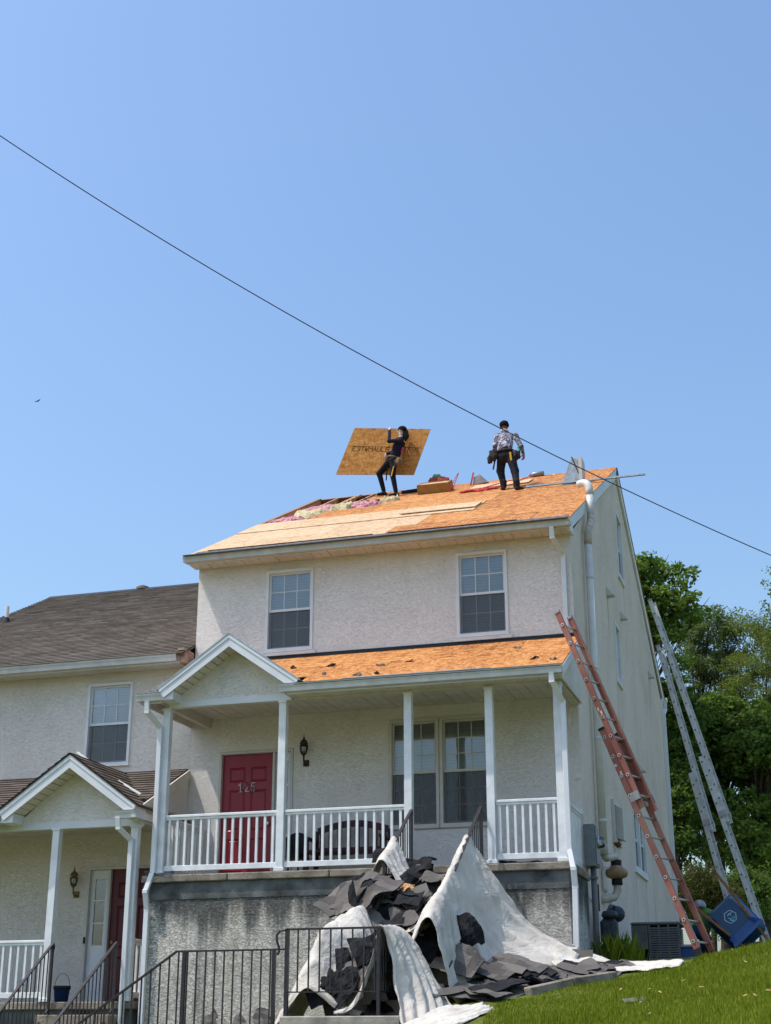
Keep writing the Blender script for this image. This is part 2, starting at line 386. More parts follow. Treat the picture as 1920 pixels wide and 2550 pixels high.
# ------------------------------------------------------------------ ground
GP = np.array([tuple(at(u, v, Y=y)-np.array([0, 0, .03])) for u, v, y in ((1104, 2550, -5.3), (1165, 2507, -4.9), (1300, 2482, -4.3), (1400, 2452, -3.8), (1491, 2440, -3.4), (1580, 2422, -3.1), (1691, 2406, -2.7), (1757, 2377, -2.3), (1846, 2360, -2.0), (1920, 2346, -1.7))] + [  # X, Y, Z control points of the lawn
 (4.2,-1.6,-.92),(2.8,-9,-2.32),(0,-9,-2.85),(5,-9,-1.95),(-1.5,-7,-2.85),(1.4,-5.6,-2.0),(2.6,-4.8,-1.7),(4.2,-5,-1.45),(.2,-6.6,-2.45),
 (3.4,-16,-3.7),(3.4,-22,-4.0),(-8,-16,-4.0),(-8,-22,-4.05),(10,-20,-3.9),(10,-8,-1.6),(-3.2,-5.6,-2.6),(-4.5,-5.5,-3.1),(-8,-6,-3.2),(-12,-6,-3.2),
 (-6.5,-2,-2.75),(-4,-2.2,-2.65),(-2.8,-3.2,-2.4),(-9,-2,-2.75),(0,-1.7,-1.30),(.3,-2.6,-1.46),(-.3,-2.3,-1.42),(.7,-1.9,-1.40),(1.3,-1.9,-1.40),(.6,0,-1.24),(.6,2.4,-1.17),(1.8,-1,-1.26),(2,3,-1.12),(1,8,-1.15),(3,12,-1.0),(6,4,-.8),(9,14,-.8),
 (-6,14,-1.3),(-14,14,-2.2),(-14,2,-2.6),(0,20,-1.0),(10,-1,-.7)])
def _tps(r2): return r2*np.log(r2+1e-9)*.5
_n = len(GP); _K = _tps(((GP[:, None, :2]-GP[None, :, :2])**2).sum(-1)) + np.eye(_n)*.02
_P = np.c_[np.ones(_n), GP[:, :2]]
_w = np.linalg.solve(np.block([[_K, _P], [_P.T, np.zeros((3, 3))]]), np.r_[GP[:, 2], np.zeros(3)])
def gz(x, y):
    x = np.clip(np.asarray(x, float), -15, 11); y = np.clip(np.asarray(y, float), -23, 21)
    r2 = (x[..., None]-GP[:, 0])**2 + (y[..., None]-GP[:, 1])**2
    return _tps(r2) @ _w[:_n] + _w[_n] + _w[_n+1]*x + _w[_n+2]*y
def _ax(a, b, st):
    c = np.arange(a, b+st/2, st); far = np.array([1, 3, 8, 20, 50, 120, 300, 700, 1500.])
    return np.r_[a-far[::-1], c, b+far]
_xs, _ys = _ax(-15, 11, .3), _ax(-23, 21, .3)
_X, _Y = np.meshgrid(_xs, _ys); _Z = gz(_X, _Y)
_nx, _ny = len(_xs), len(_ys)
_idx = np.arange(_nx*_ny).reshape(_ny, _nx)
_F = np.stack([_idx[:-1, :-1], _idx[:-1, 1:], _idx[1:, 1:], _idx[1:, :-1]], -1).reshape(-1, 4).tolist()
def strip(name, mat, y0, y1, dz, x0=-60, x1=60):
    X = np.r_[np.array([-60, -35, -22]), np.arange(-15, 11.1, 1), np.array([20, 35, 60])]; Yv = np.arange(y0, y1+.01, (y1-y0)/8)
    A, B_ = np.meshgrid(X, Yv); Z = gz(A, B_)+dz; n1 = len(X); I = np.arange(A.size).reshape(A.shape)
    F = np.stack([I[:-1, :-1], I[:-1, 1:], I[1:, 1:], I[1:, :-1]], -1).reshape(-1, 4).tolist()
    tag(mesh_obj(name, np.c_[A.ravel(), B_.ravel(), Z.ravel()], F, M[mat], smooth=True, recentre=False), kind='structure')
strip('sidewalk', 'concrete', -15.2, -13.4, .03); strip('road', 'asphalt', -26, -15.5, .02)
tag(mesh_obj('ground', np.c_[_X.ravel(), _Y.ravel(), _Z.ravel()], _F, M['lawn'], smooth=True, recentre=False), kind='structure')

# ------------------------------------------------------------------ building pieces
def fmap(y0): return lambda a, b, c: (a, y0-c, b)      # front wall: a=X, b=Z, c=outwards (-Y)
def smap(x0): return lambda a, b, c: (x0+c, a, b)      # right side wall: a=Y, b=Z, c=outwards (+X)
def make_window(parent, f, a0, a1, b0, b1, cols=3, rows=2, blind=(.0, 1.0), screen=True, frame='trim_white', label=None, curtain=False):
    fw, pr = .048, .028
    m = MB()
    m.box(a0, a1, b0, b0+fw, -.09, pr, f).box(a0, a1, b1-fw, b1, -.09, pr, f).box(a0, a0+fw, b0+fw, b1-fw, -.09, pr-.002, f).box(a1-fw, a1, b0+fw, b1-fw, -.09, pr-.002, f)
    m.box(a0-.018, a1+.018, b0-.02, b0-.0005, -.02, pr+.012, f)
    w = m.build('window', M[frame], parent, bv=.003)
    if label: w['label'] = label
    ia, ib, ja, jb = a0+fw, a1-fw, b0+fw, b1-fw; mid = (ja+jb)/2
    for k, (z0, z1, c) in enumerate(((mid-.012, jb, -.030), (ja, mid+.024, -.058))):
        s = MB(); t = .030
        s.box(ia, ib, z0, z0+t+.01, c-.022, c, f).box(ia, ib, z1-t, z1, c-.022, c, f).box(ia, ia+t, z0+t+.01, z1-t, c-.022, c-.001, f).box(ib-t, ib, z0+t+.01, z1-t, c-.022, c-.001, f)
        s.build('sash', M[frame], w)
        xa, xb, za, zb = ia+t, ib-t, z0+t+.01, z1-t
        MB().box(xa, xb, za, zb, c-.016, c-.012, f).build('pane', M['glass'], w)
        g = MB()
        for i in range(1, cols):
            x = xa+(xb-xa)*i/cols; g.box(x-.007, x+.007, za, zb, c-.012, c-.006, f)
        for i in range(1, rows):
            z = za+(zb-za)*i/rows; g.box(xa, xb, z-.007, z+.007, c-.0115, c-.0055, f)
        if g.V: g.build('muntin', M[frame], w)
        if k == 1 and screen:
            MB().box(ia+.002, ib-.002, ja+.002, mid-.014, -.034, -.032, f).build('insect_screen', M['insect_screen'], w)
    h = jb-ja; bl = MB()
    za, zb = ja+h*blind[0], ja+h*blind[1]; n = max(2, int((zb-za)/.05))
    for i in range(n):
        z = za+(zb-za)*i/n; bl.add([f(ia, z, -.122), f(ib, z, -.122), f(ib, z+.0502, -.128), f(ia, z+.0502, -.128)], [(0, 1, 2, 3)])
    bl.build('blind', M['blind'], w)
    if curtain:
        cu = MB()
        for k in range(16):
            x0, x1 = ia+(ib-ia)*k/40, ia+(ib-ia)*(k+1)/40; d0, d1 = -.16+.02*(k % 2), -.16+.02*((k+1) % 2)
            cu.add([f(x0, ja, d0), f(x1, ja, d1), f(x1, jb, d1), f(x0, jb, d0)], [(0, 1, 2, 3)])
        cu.build('curtain', M['curtain'], w)
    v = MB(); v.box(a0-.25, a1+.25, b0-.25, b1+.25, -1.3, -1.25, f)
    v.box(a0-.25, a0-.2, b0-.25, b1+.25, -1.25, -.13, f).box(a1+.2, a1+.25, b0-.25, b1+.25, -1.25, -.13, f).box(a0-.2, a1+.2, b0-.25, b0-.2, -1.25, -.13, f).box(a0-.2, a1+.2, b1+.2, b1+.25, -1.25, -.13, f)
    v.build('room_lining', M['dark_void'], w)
    return w
def rect(a0, a1, b0, b1): return [(a0, b0), (a1, b0), (a1, b1), (a0, b1)]
def wall(name, mat, parent, f, outer, holes, depth=.12):
    m = MB(); m.poly(outer, [rect(*h) for h in holes], lambda a, b: f(a, b, 0))
    for a0, a1, b0, b1 in holes:
        for p, q in (((a0, b0), (a1, b0)), ((a1, b0), (a1, b1)), ((a1, b1), (a0, b1)), ((a0, b1), (a0, b0))):
            m.add([f(*p, 0), f(*q, 0), f(*q, -depth), f(*p, -depth)], [(0, 1, 2, 3)])
    return m.build(name, mat, parent)
def soffit(parent, x0, x1, y0, y1, z, step=.305, axis='x', name='soffit_panel', zslope=0):
    first = None; L = (x1-x0) if axis == 'x' else (y1-y0); n = max(1, int(L/step)); st = L/n
    for i in range(n):
        if first is None:
            m = MB(); g = .006
            if axis == 'x':
                m.box(x0+g, x0+st*.5-g/2, y0, y1, z, z+.012).box(x0+st*.5+g/2, x0+st-g, y0, y1, z, z+.012).box(x0, x0+st, y0, y1, z+.013, z+.02)
            else:
                m.box(x0, x1, y0+g, y0+st*.5-g/2, z, z+.012).box(x0, x1, y0+st*.5+g/2, y0+st-g, z, z+.012).box(x0, x1, y0, y0+st, z+.013, z+.02)
            first = m.build(name, M['soffit_vinyl'], parent)
        else: dupe(first, parent, (st*i, 0, 0) if axis == 'x' else (0, st*i, 0))
def gutter(parent, x0, x1, y, z, mat='gutter_metal', h=.115, w=.11):
    """K-style gutter along X, front top lip at (y, z), back at y+w"""
    prof = [(0, 0), (.012, -.006), (.012, -.03), (.03, -.065), (.038, -h), (w, -h), (w, -.0), (w-.006, 0), (w-.006, -h+.006), (.044, -h+.006), (.035, -.067), (.018, -.032), (.018, 0)]
    return MB().prism([(x0, y+a, z+b) for a, b in prof], (x1-x0, 0, 0)).build('gutter', M[mat], parent)
def downspout(parent, pts, mat='trim_white', w=.075, d=.055):
    m = MB()
    for p, q in zip(pts[:-1], pts[1:]): m.bar(p, q, w, d, up=(0, -1, 0))
    for p in pts[1:-1]: m.box(p[0]-w*.53, p[0]+w*.53, p[1]-d*.53, p[1]+d*.53, p[2]-.03, p[2]+.03)
    return m.build('downspout', M[mat], parent, bv=.006)
def porch_post(parent, x, y, z0, z1, w=.115, name='porch_post'):
    m = MB().box(x-w/2, x+w/2, y-w/2, y+w/2, z0, z1).box(x-w*.68, x+w*.68, y-w*.68, y+w*.68, z0-.001, z0+.05).box(x-w*.62, x+w*.62, y-w*.62, y+w*.62, z1-.035, z1+.001)
    return m.build(name, M['rail_white'], parent, bv=.004)
def railing(parent, p, q, zt, zb, n, label=None, bw=.034):
    """white vinyl railing from p to q (x, y)"""
    p, q = Vector((*p, 0)), Vector((*q, 0)); d = (q-p); L = d.length; d.normalize()
    m = MB(); up = Vector((0, 0, 1))
    m.bar(p+up*(zt-.02), q+up*(zt-.02), .07, .04).bar(p+up*(zt-.058), q+up*(zt-.058), .045, .036)
    o = m.build('railing', M['rail_white'], parent, bv=.006)
    if label: o['label'] = label
    MB().bar(p+up*(zb+.04), q+up*(zb+.04), .045, .08).build('bottom_rail', M['rail_white'], o, bv=.004)
    first = None
    for i in range(n):
        c = p+d*(L*(i+.5)/n)
        if first is None:
            first = MB().box(c.x-bw/2, c.x+bw/2, c.y-bw/2, c.y+bw/2, zb+.078, zt-.074).build('baluster', M['rail_white'], o); c0 = c.copy()
        else: dupe(first, o, c-c0)
    return o
def roof_frame(y0, z0, y1, z1):
    L = math.hypot(y1-y0, z1-z0); s = Vector((0, (y1-y0)/L, (z1-z0)/L)); n = Vector((0, -s.z, s.y)); o = Vector((0, y0, z0))
    return L, lambda x, t, h: o + Vector((x, 0, 0)) + s*t + n*h
def sheet(name, mat, parent, rf, x0, x1, s0, s1, h0, h1, bv=0):
    return MB().box(x0, x1, s0, s1, h0, h1, rf).build(name, mat, parent)
def shingles(name, mat, parent, rf, L, x0f, x1f, expo=.14, tab=.30, lift=.012, thick=.010, seed=1):
    """stepped courses of tabs in one mesh; x0f/x1f give the left and right limit at slope distance s"""
    rnd = random.Random(seed); m = MB(); k = 0; s = -.03
    while s < L:
        a, b = x0f(s+expo/2), x1f(s+expo/2); x = a - rnd.random()*tab
        while x < b:
            w = tab*(.75+.5*rnd.random()); u0, u1 = max(a, x+.003), min(b, x+w-.003)
            if u1-u0 > .02:
                j = rnd.random()*.004; s1 = min(L+.02, s+expo*1.25)
                v = [rf(u0, s, lift+thick+j), rf(u1, s, lift+thick+j), rf(u1, s1, .005), rf(u0, s1, .005), rf(u0, s, lift-.004+j), rf(u1, s, lift-.004+j)]
                m.add(v, [(0, 1, 2, 3), (4, 5, 1, 0)])
            x += w
        s += expo
    return tag(m.build(name, mat, parent), kind='stuff')

# ------------------------------------------------------------------ the house being re-roofed
XL, XR, HD = -6.42, 0.0, 12.33
EZ, RZ, RY = 5.38, 8.82, 6.165
HA = empty('stucco_house', (-3.2, 0, -1.2), 'tall pale stucco house with its roof stripped to bare wood sheathing, numbered 125', 'house')
fA, sA = fmap(0), smap(0)
DOOR = (-5.90, -4.62, 0, 2.11)
W1, W2 = (-5.17, -4.33, 3.727, 5.135), (-1.882, -1.04, 3.727, 5.135)
WD1, WD2 = (-3.02, -2.21, .76, 2.455), (-2.195, -1.405, .76, 2.455)
HL = [(-5.90, -4.62, .0, 2.11), W1, W2, WD1, WD2]
wall('front_wall', M['stucco_front'], HA, fA, rect(XL, XR, -3.4, 5.30), HL)
S1, S1b, S2, S3 = (5.74, 6.56, .69, 1.83), (6.57, 7.42, .69, 1.83), (5.75, 6.52, 6.38, 7.72), (4.70, 5.30, 4.0, 5.12)
wall('side_wall', M['stucco_side_bounce'], HA, sA, [(0, -3.4), (HD, -3.4), (HD, 5.30), (RY, 8.72), (0, 5.30)], [S1, S1b, S2, S3])
MB().poly([(0, -3.4), (HD, -3.4), (HD, 5.30), (RY, 8.72), (0, 5.30)], [], lambda a, b: (XL, a, b)).build('party_wall', M['stucco_side_bounce'], HA)
MB().poly(rect(XL, XR, -3.4, 5.30), [], lambda a, b: (a, HD, b)).build('rear_wall', M['stucco_side_bounce'], HA)
for w, c in ((W1, 0), (W2, 0)): make_window(HA, fA, *w, blind=(.0, 1.0))
make_window(HA, fA, *WD1, cols=3, rows=3, frame='frame_tan', blind=(.52, 1)); make_window(HA, fA, *WD2, cols=3, rows=3, frame='frame_tan', blind=(.52, 1), curtain=True)
for w in (S1, S1b, S2, S3): make_window(HA, sA, *w, cols=1, rows=1, blind=(.0, .02), screen=(w is not S3))
# window sills / stucco bands under the upper windows
for w in (W1, W2): box('sill_band', M['stucco_front'], HA, w[0]-.06, w[1]+.06, -.035, -.001, w[2]-.075, w[2]-.022)
for w in (S2, S3): box('sill', M['trim_white'], HA, .0015, .035, w[0]-.03, w[1]+.03, w[2]-.06, w[2]-.021)
box('sill', M['trim_white'], HA, .0015, .04, S1[0]-.03, S1b[1]+.03, .61, .668)
# eave: fascia, soffit, gutter
soffit(HA, -6.47, .03, -.36, -.012, 5.285)
box('fascia', M['trim_white'], HA, -6.49, .06, -.385, -.362, 5.27, 5.40)
gutter(HA, -6.52, .09, -.50, 5.40)
# right rake board and trim
LA, rfA = roof_frame(-.47, EZ, RY, RZ)
LB, rfB0 = roof_frame(HD+.47, EZ, RY, RZ)
m = MB(); m.box(.005, .045, .10, LA+.02, -.20, -.018, rfA); m.build('rake_board', M['trim_white'], HA)
m = MB(); m.box(.005, .045, .10, LB+.0, -.20, -.018, lambda x, t, h: Vector((x, HD+.47-(RY and (t*(HD+.47-RY)/LB)), EZ+t*(RZ-EZ)/LB)) + Vector((0, (RZ-EZ)/LB*h, (HD+.47-RY)/LB*h))); m.build('rake_board', M['trim_white'], HA)
m = MB(); m.prism([(.046, -.47, 5.30), (.046, .05, 5.27), (.046, .05, 5.60), (.046, -.47, 5.385)], (-.04, 0, 0)); m.build('eave_return', M['trim_white'], HA)
m = MB(); m.prism([(-6.48, -.36, 5.28), (-6.48, -.012, 5.28), (-6.48, -.012, 5.55), (-6.48, -.36, 5.40)], (.04, 0, 0)); m.build('eave_return', M['trim_white'], HA)
# rear slope, gutter and downspout
rfR = lambda x, t, h: Vector((x, HD+.47-t*(HD+.47-RY)/LB, EZ+t*(RZ-EZ)/LB)) + Vector((0, (RZ-EZ)/LB*h, (HD+.47-RY)/LB*h))
MB().box(-6.49, .06, 0, LB-.01, -.016, 0, rfR).build('rear_sheathing', M['osb'], HA)
g = MB().prism([(-6.5, HD+.36, 5.40), (-6.5, HD+.47, 5.40), (-6.5, HD+.45, 5.29), (-6.5, HD+.36, 5.29)], (6.62, 0, 0)).build('gutter', M['gutter_metal'], HA)
MB().box(-6.49, .04, HD+.0015, HD+.36, 5.29, 5.31).build('rear_soffit', M['soffit_vinyl'], HA)
downspout(HA, [(.06, HD+.40, 5.30), (.06, HD+.38, 5.12), (.05, HD+.06, 4.95), (.05, HD+.05, -1.1)])
box('corner_trim', M['trim_white'], HA, .001, .05, HD-.045, HD+.02, -1.2, 5.29)
# front slope: sheathing sheets laid in staggered courses, some stripped, new pale sheets on the left
RO = empty('roof', (-3.2, -.47, EZ), parent=HA)
courses = [0, 1.22, 2.44, 3.66, 4.88, 6.10, LA]
jt = {0: [-6.49, -5.5, -3.07, -.63, .06], 1: [-6.49, -4.35, -2.72, -1.3, .06], 2: [-6.49, -5.6, -3.2, -1.96, -.2, .06], 3: [-5.52, -4.3, -1.9, .06], 4: [-4.40, -3.1, -.66, .06], 5: [-5.05, -2.62, -1.9, .06]}
new = {0: 2, 1: 2, 2: 3, 3: 0, 4: 0, 5: 0}
rr = random.Random(3)
for c in range(6):
    xs = jt[c]
    for i in range(len(xs)-1):
        pale = i < new[c]; h = .0015*rr.random() + (.012 if pale and c == 2 else 0)
        s0 = courses[c]+(.0 if c else .0)
        o = sheet('sheathing_board', M['osb_new' if pale else 'osb'], RO, rfA, xs[i]+.004, xs[i+1]-.004, s0+.004, courses[c+1]-.004, -.012+h, .002+h)
for i in range(16):   # rafters under the deck
    x = -6.45+i*.405
    MB().box(x, x+.038, .1, LA-.02, -.165, -.014, rfA).build('rafter', M['lumber'], RO)
MB().box(-6.49, .05, LA-.03, LA+.03, -.20, -.017, rfA).build('ridge_board', M['lumber_dark'], RO)
MB().box(-6.45, -4.2, 3.3, LA-.1, -.19, -.17, rfA).build('attic_floor', M['lumber_dark'], RO)
# old starter strip and drip edge along the eave
MB().box(-6.38, .02, .05, .36, .005, .012, rfA).build('starter_strip', M['starter_strip'], RO)
MB().box(-6.49, .05, -.055, .06, .013, .022, rfA).build('drip_edge', M['flash_black'], RO)
MB().box(-2.98, -.82, .30, .345, .014, .03, rfA).build('cant_strip', M['lumber_dark'], RO)
MB().box(-6.2, -3.25, .33, .365, .014, .026, rfA).build('cant_strip', M['lumber_dark'], RO)
# torn insulation showing in the stripped bay
def lump(name, mat, parent, rf, x0, x1, s0, s1, hmax, seed, nx=26, ns=14):
    r = np.random.default_rng(seed); a = r.random((40, 4)); V = []; F = []
    for i in range(nx+1):
        for j in range(ns+1):
            u, v = i/nx, j/ns; e = min(1, 5*min(u, 1-u))*min(1, 4*min(v, 1-v))
            z = sum(math.sin(a[k, 0]*40*u+a[k, 1]*6.3)*math.sin(a[k, 2]*30*v+a[k, 3]*6.3) for k in range(10))/5
            V.append(rf(x0+(x1-x0)*u+.04*math.sin(9*v+seed), s0+(s1-s0)*v+.05*math.sin(11*u+seed), -.10+e*(.10+hmax*(.55+.45*z))))
    for i in range(nx):
        for j in range(ns): b = i*(ns+1)+j; F.append((b, b+ns+1, b+ns+2, b+1))
    return mesh_obj(name, V, F, mat, parent, True)
lump('insulation', M['insulation_pink'], RO, rfA, -6.40, -5.62, 3.5, 4.5, .07, 3)
lump('insulation', M['insulation_yellow'], RO, rfA, -6.2, -5.35, 4.2, 5.15, .10, 5)
lump('insulation', M['insulation_yellow'], RO, rfA, -5.5, -4.95, 4.95, 5.75, .12, 9)
lump('insulation', M['insulation_pink'], RO, rfA, -5.2, -4.42, 5.0, 5.8, .09, 11)
lump('insulation', M['insulation_yellow'], RO, rfA, -4.55, -4.1, 5.35, 5.75, .13, 14)
lump('insulation', M['insulation_pink'], RO, rfA, -6.35, -5.4, 5.2, 6.3, .03, 21)
MB().box(-5.42, -5.39, 5.1, 7.2, .0, .04, rfA).build('loose_rafter', M['lumber'], RO)
MB().box(-6.485, -6.40, 3.6, LA, -.012, .012, rfA).build('rake_strip', M['osb_edge'], RO)
# front downspout under the main eave
downspout(HA, [(-.22, -.44, 5.29), (-.22, -.40, 5.12), (-.12, -.05, 4.93), (-.12, -.045, 3.62)])

# -------------------------------- door, sidelight, number
def door(parent, x0, x1, z1, mat, y=.045, panels=True, z0=.02):
    h = z1-z0; w = x1-x0; m = MB()
    yb = y+.04
    P = []
    for a0, a1 in ((.13, .45), (.55, .87)):
        for b0, b1 in ((.075, .34), (.40, .72), (.78, .90)): P.append((x0+w*a0, x0+w*a1, z0+h*b0, z0+h*b1))
    m.poly(rect(x0, x1, z0, z1), [rect(*q) for q in P], lambda a, b: (a, y, b))
    for a0, a1, b0, b1 in P:
        i = .022; o_, n_ = rect(a0, a1, b0, b1), rect(a0+i, a1-i, b0+i, b1-i)
        vs = [(a, y, b) for a, b in o_] + [(a, y+.016, b) for a, b in n_]
        m.add(vs, [(k, (k+1) % 4, 4+(k+1) % 4, 4+k) for k in range(4)])
        k_ = .02; c_ = rect(a0+i+k_, a1-i-k_, b0+i+k_, b1-i-k_)
        m.add([(a, y+.016, b) for a, b in n_] + [(a, y+.004, b) for a, b in c_], [(k, (k+1) % 4, 4+(k+1) % 4, 4+k) for k in range(4)] + [(4, 5, 6, 7)])
    m.box(x0, x1, y+.02, yb, z0, z1)
    return m.build('door', M[mat], parent)
D = door(HA, -5.852, -4.972, 2.055, 'door_red')
MB().lathe([(.012, 0), (.028, -.02), (.034, -.04), (.026, -.055), (.0, -.058)], (-5.045, .045, .93), 12, 'y').build('knob', M['silver'], D)
MB().lathe([(.02, 0), (.024, -.012), (.0, -.014)], (-5.045, .045, 1.10), 12, 'y').build('deadbolt', M['silver'], D)
def arc(cx, cz, r, a0, a1, n=10, ry=None): return [(cx+r*math.cos(R(a0+(a1-a0)*i/n)), cz+(ry or r)*math.sin(R(a0+(a1-a0)*i/n))) for i in range(n+1)]
DIG = {'1': [([(-.35, .72), (0, 1), (0, 0)], .13), ([(-.3, .02), (.3, .02)], .08)],
       '2': [(arc(0, .70, .34, 165, -35, 12, .30)+[(-.34, .04)], .12), ([(-.38, .05), (.40, .05)], .14)],
       '5': [([(.32, .96), (-.24, .96), (-.30, .52)], .12), (arc(-.02, .32, .34, 125, -150, 14, .30), .13)],
       '3': [(arc(-.02, .74, .29, 150, -70, 12, .25), .12), (arc(-.02, .28, .33, 75, -150, 14, .28), .13)]}
def digits(parent, txt, x, z, h, y, sp):
    for i, ch in enumerate(txt):
        m = MB()
        for pts, w in DIG[ch]:
            q = [(x+i*sp+a*h*.62, z+b*h) for a, b in pts]
            for p0, p1 in zip(q[:-1], q[1:]):
                dx, dz = p1[0]-p0[0], p1[1]-p0[1]; l = math.hypot(dx, dz)+1e-9; e = .006
                m.bar((p0[0]-dx/l*e, y, p0[1]-dz/l*e), (p1[0]+dx/l*e, y, p1[1]+dz/l*e), w*h*.66, .012, up=(0, 1, 0))
        m.build('house_number', M['number_metal'], parent)
digits(D, '125', -5.53, 1.45, .145, .032, .108)
m = MB(); f = fA
m.box(-5.90, -5.853, 0, 2.11, -.115, .022, f).box(-5.853, -4.62, 2.058, 2.11, -.115, .022, f).box(-4.97, -4.93, .0, 2.057, -.11, .018, f).box(-4.668, -4.62, 0, 2.057, -.115, .022, f)
m.box(-5.853, -4.668, -.0, .018, -.115, .03, f); m.build('door_frame', M['frame_tan'], HA, bv=.004)
def sidelight(parent, x0, x1, z0, z1, np_=3, lo=.36, y=.05, mat='trim_white'):
    m = MB(); w = x1-x0; hp = []
    za = z0+(z1-z0)*lo; step = (z1-.13-za)/np_
    for i in range(np_): hp.append((x0+w*.22, x1-w*.22, za+i*step+.012, za+(i+1)*step-.012))
    m.poly(rect(x0, x1, z0, z1), [rect(*q) for q in hp], lambda a, b: (a, y, b)); m.box(x0+w*.2, x1-w*.2, y-.008, y+.002, z0+.14, za-.16); m.box(x0+w*.26, x1-w*.26, y-.014, y-.008, z0+.18, za-.20)
    s = m.build('sidelight', M[mat], parent)
    for q in hp: box('pane', M['glass'], s, q[0], q[1], y+.012, y+.016, q[2], q[3])
    box('backing', M['dark_void'], s, x0, x1, y+.06, y+.08, z0, z1)
    return s
sidelight(HA, -4.93, -4.668, .018, 2.057)
box('threshold', M['slab_concrete'], HA, -5.95, -4.57, -.10, -.03, .001, .03)

# -------------------------------- porch of number 125
PY = -1.55
SX0, SX1 = -6.37, .06
segs = [(SX0, -5.0), (-4.99, -3.43), (-3.415, -1.9), (-1.89, SX1)]
for a, b in segs: box('porch_slab', M['slab_concrete'], HA, a+.003, b-.003, -1.66, -.003, -.115, -.012, bv=.012)
box('porch_deck', M['slab_concrete'], HA, SX0+.05, SX1-.05, -1.60, -.004, -.10, -.004)
box('parged_band', M['parge_slab_shade'], HA, -6.335, .022, -1.612, -.02, -.36, -.117)  # smooth parging; its dark colour also paints the shadow under the slab
wall('foundation_front', M['stucco_foundation'], HA, fmap(-1.60), rect(-6.33, .02, -3.4, -.30), [])
wall('foundation_side', M['stucco_foundation'], HA, smap(.02), rect(-1.60, -.001, -3.4, -.30), [])
MB().poly(rect(-1.60, -.001, -3.4, -.30), [], lambda a, b: (-6.33, a, b)).build('foundation_side', M['stucco_foundation'], HA)
for x in (-6.12, -4.215, -2.26, -1.045, -.045): porch_post(HA, x, PY, -.004, 2.51)
railing(HA, (-6.06, PY), (-4.275, PY), .875, .05, 14)
railing(HA, (-4.155, PY), (-2.32, PY), .875, .05, 14)
railing(HA, (-.985, PY), (-.105, PY), .875, .05, 8)
railing(HA, (-.045, PY+.06), (-.045, -.01), .875, .05, 12, 'white side railing of the porch')
railing(HA, (-6.12, PY+.06), (-6.12, -.01), .875, .05, 12)
# porch roof
PZ0, PZ1 = 2.66, 3.60
LP, rfP = roof_frame(-1.93, PZ0, -.012, PZ1)
PR = empty('porch_roof', (-3, -1.9, PZ0), parent=HA)
jx = [-6.45, -6.13, -5.0, -3.87, -2.72, -1.33, .09]
for i in range(6): sheet('sheathing_board', M['starter_strip' if i == 0 else 'osb'], PR, rfP, jx[i]+.003, jx[i+1]-.003, .52 if i in (1, 2) else .0, 1.22, -.012, .002+.001*(i % 2))
jx = [-6.45, -4.7, -3.6, -2.1, -.75, .09]
for i in range(5): sheet('sheathing_board', M['osb'], PR, rfP, jx[i]+.003, jx[i+1]-.003, 1.226, LP-.01, -.012, .002+.001*(i % 2))
MB().box(-3.9, .09, -.05, .11, .006, .014, rfP).build('starter_strip', M['starter_strip'], PR)
MB().box(-3.9, .09, -.06, .02, .015, .022, rfP).build('drip_edge', M['flash_black'], PR)
MB().box(-3.2, -.95, .085, .135, .012, .024, rfP).build('metal_strip', M['galvanised'], PR)
MB().box(-6.42, .0, LP-.05, LP-.012, .006, .016, rfP).build('wall_flashing', M['flash_black'], PR)
MB().bar((-6.41, -.01, 3.635), (0, -.01, 3.635), .012, .04).build('step_flashing', M['flash_black'], PR)
soffit(HA, -4.1, .05, -1.86, -1.505, 2.545); soffit(HA, -6.38, .0, -1.47, -.006, 2.655)
box('porch_beam', M['soffit_vinyl'], HA, -4.05, .03, -1.60, -1.49, 2.515, 2.66); 
box('porch_beam', M['trim_white'], HA, -6.08, -4.07, -1.612, -1.49, 2.512, 2.615)
box('porch_beam', M['soffit_vinyl'], HA, -6.17, -6.08, -1.60, -.01, 2.513, 2.66)
box('porch_beam', M['soffit_vinyl'], HA, -.095, .025, -1.488, -.01, 2.513, 2.66)
box('fascia', M['trim_white'], HA, -4.05, .07, -1.885, -1.863, 2.53, 2.655)
gutter(HA, -4.13, .105, -2.0, 2.675)
gutter(HA, -6.47, -6.06, -2.0, 2.675)
box('fascia', M['trim_white'], HA, -6.45, -6.09, -1.885, -1.863, 2.53, 2.655)
m = MB(); m.prism([(.07, -1.90, 2.53), (.07, -.01, 2.53), (.07, -.01, 3.58), (.07, -1.90, 2.645)], (-.03, 0, 0)); m.build('porch_end_wall', M['stucco_front'], HA)
m = MB(); m.box(.072, .10, .0, LP-.02, -.14, -.016, rfP); m.build('rake_board', M['trim_white'], HA)
m = MB(); m.prism([(-6.44, -1.86, 2.53), (-6.44, -.01, 2.53), (-6.44, -.01, 3.58), (-6.44, -1.86, 2.645)], (.03, 0, 0)); m.build('porch_end_wall', M['stucco_front'], HA)
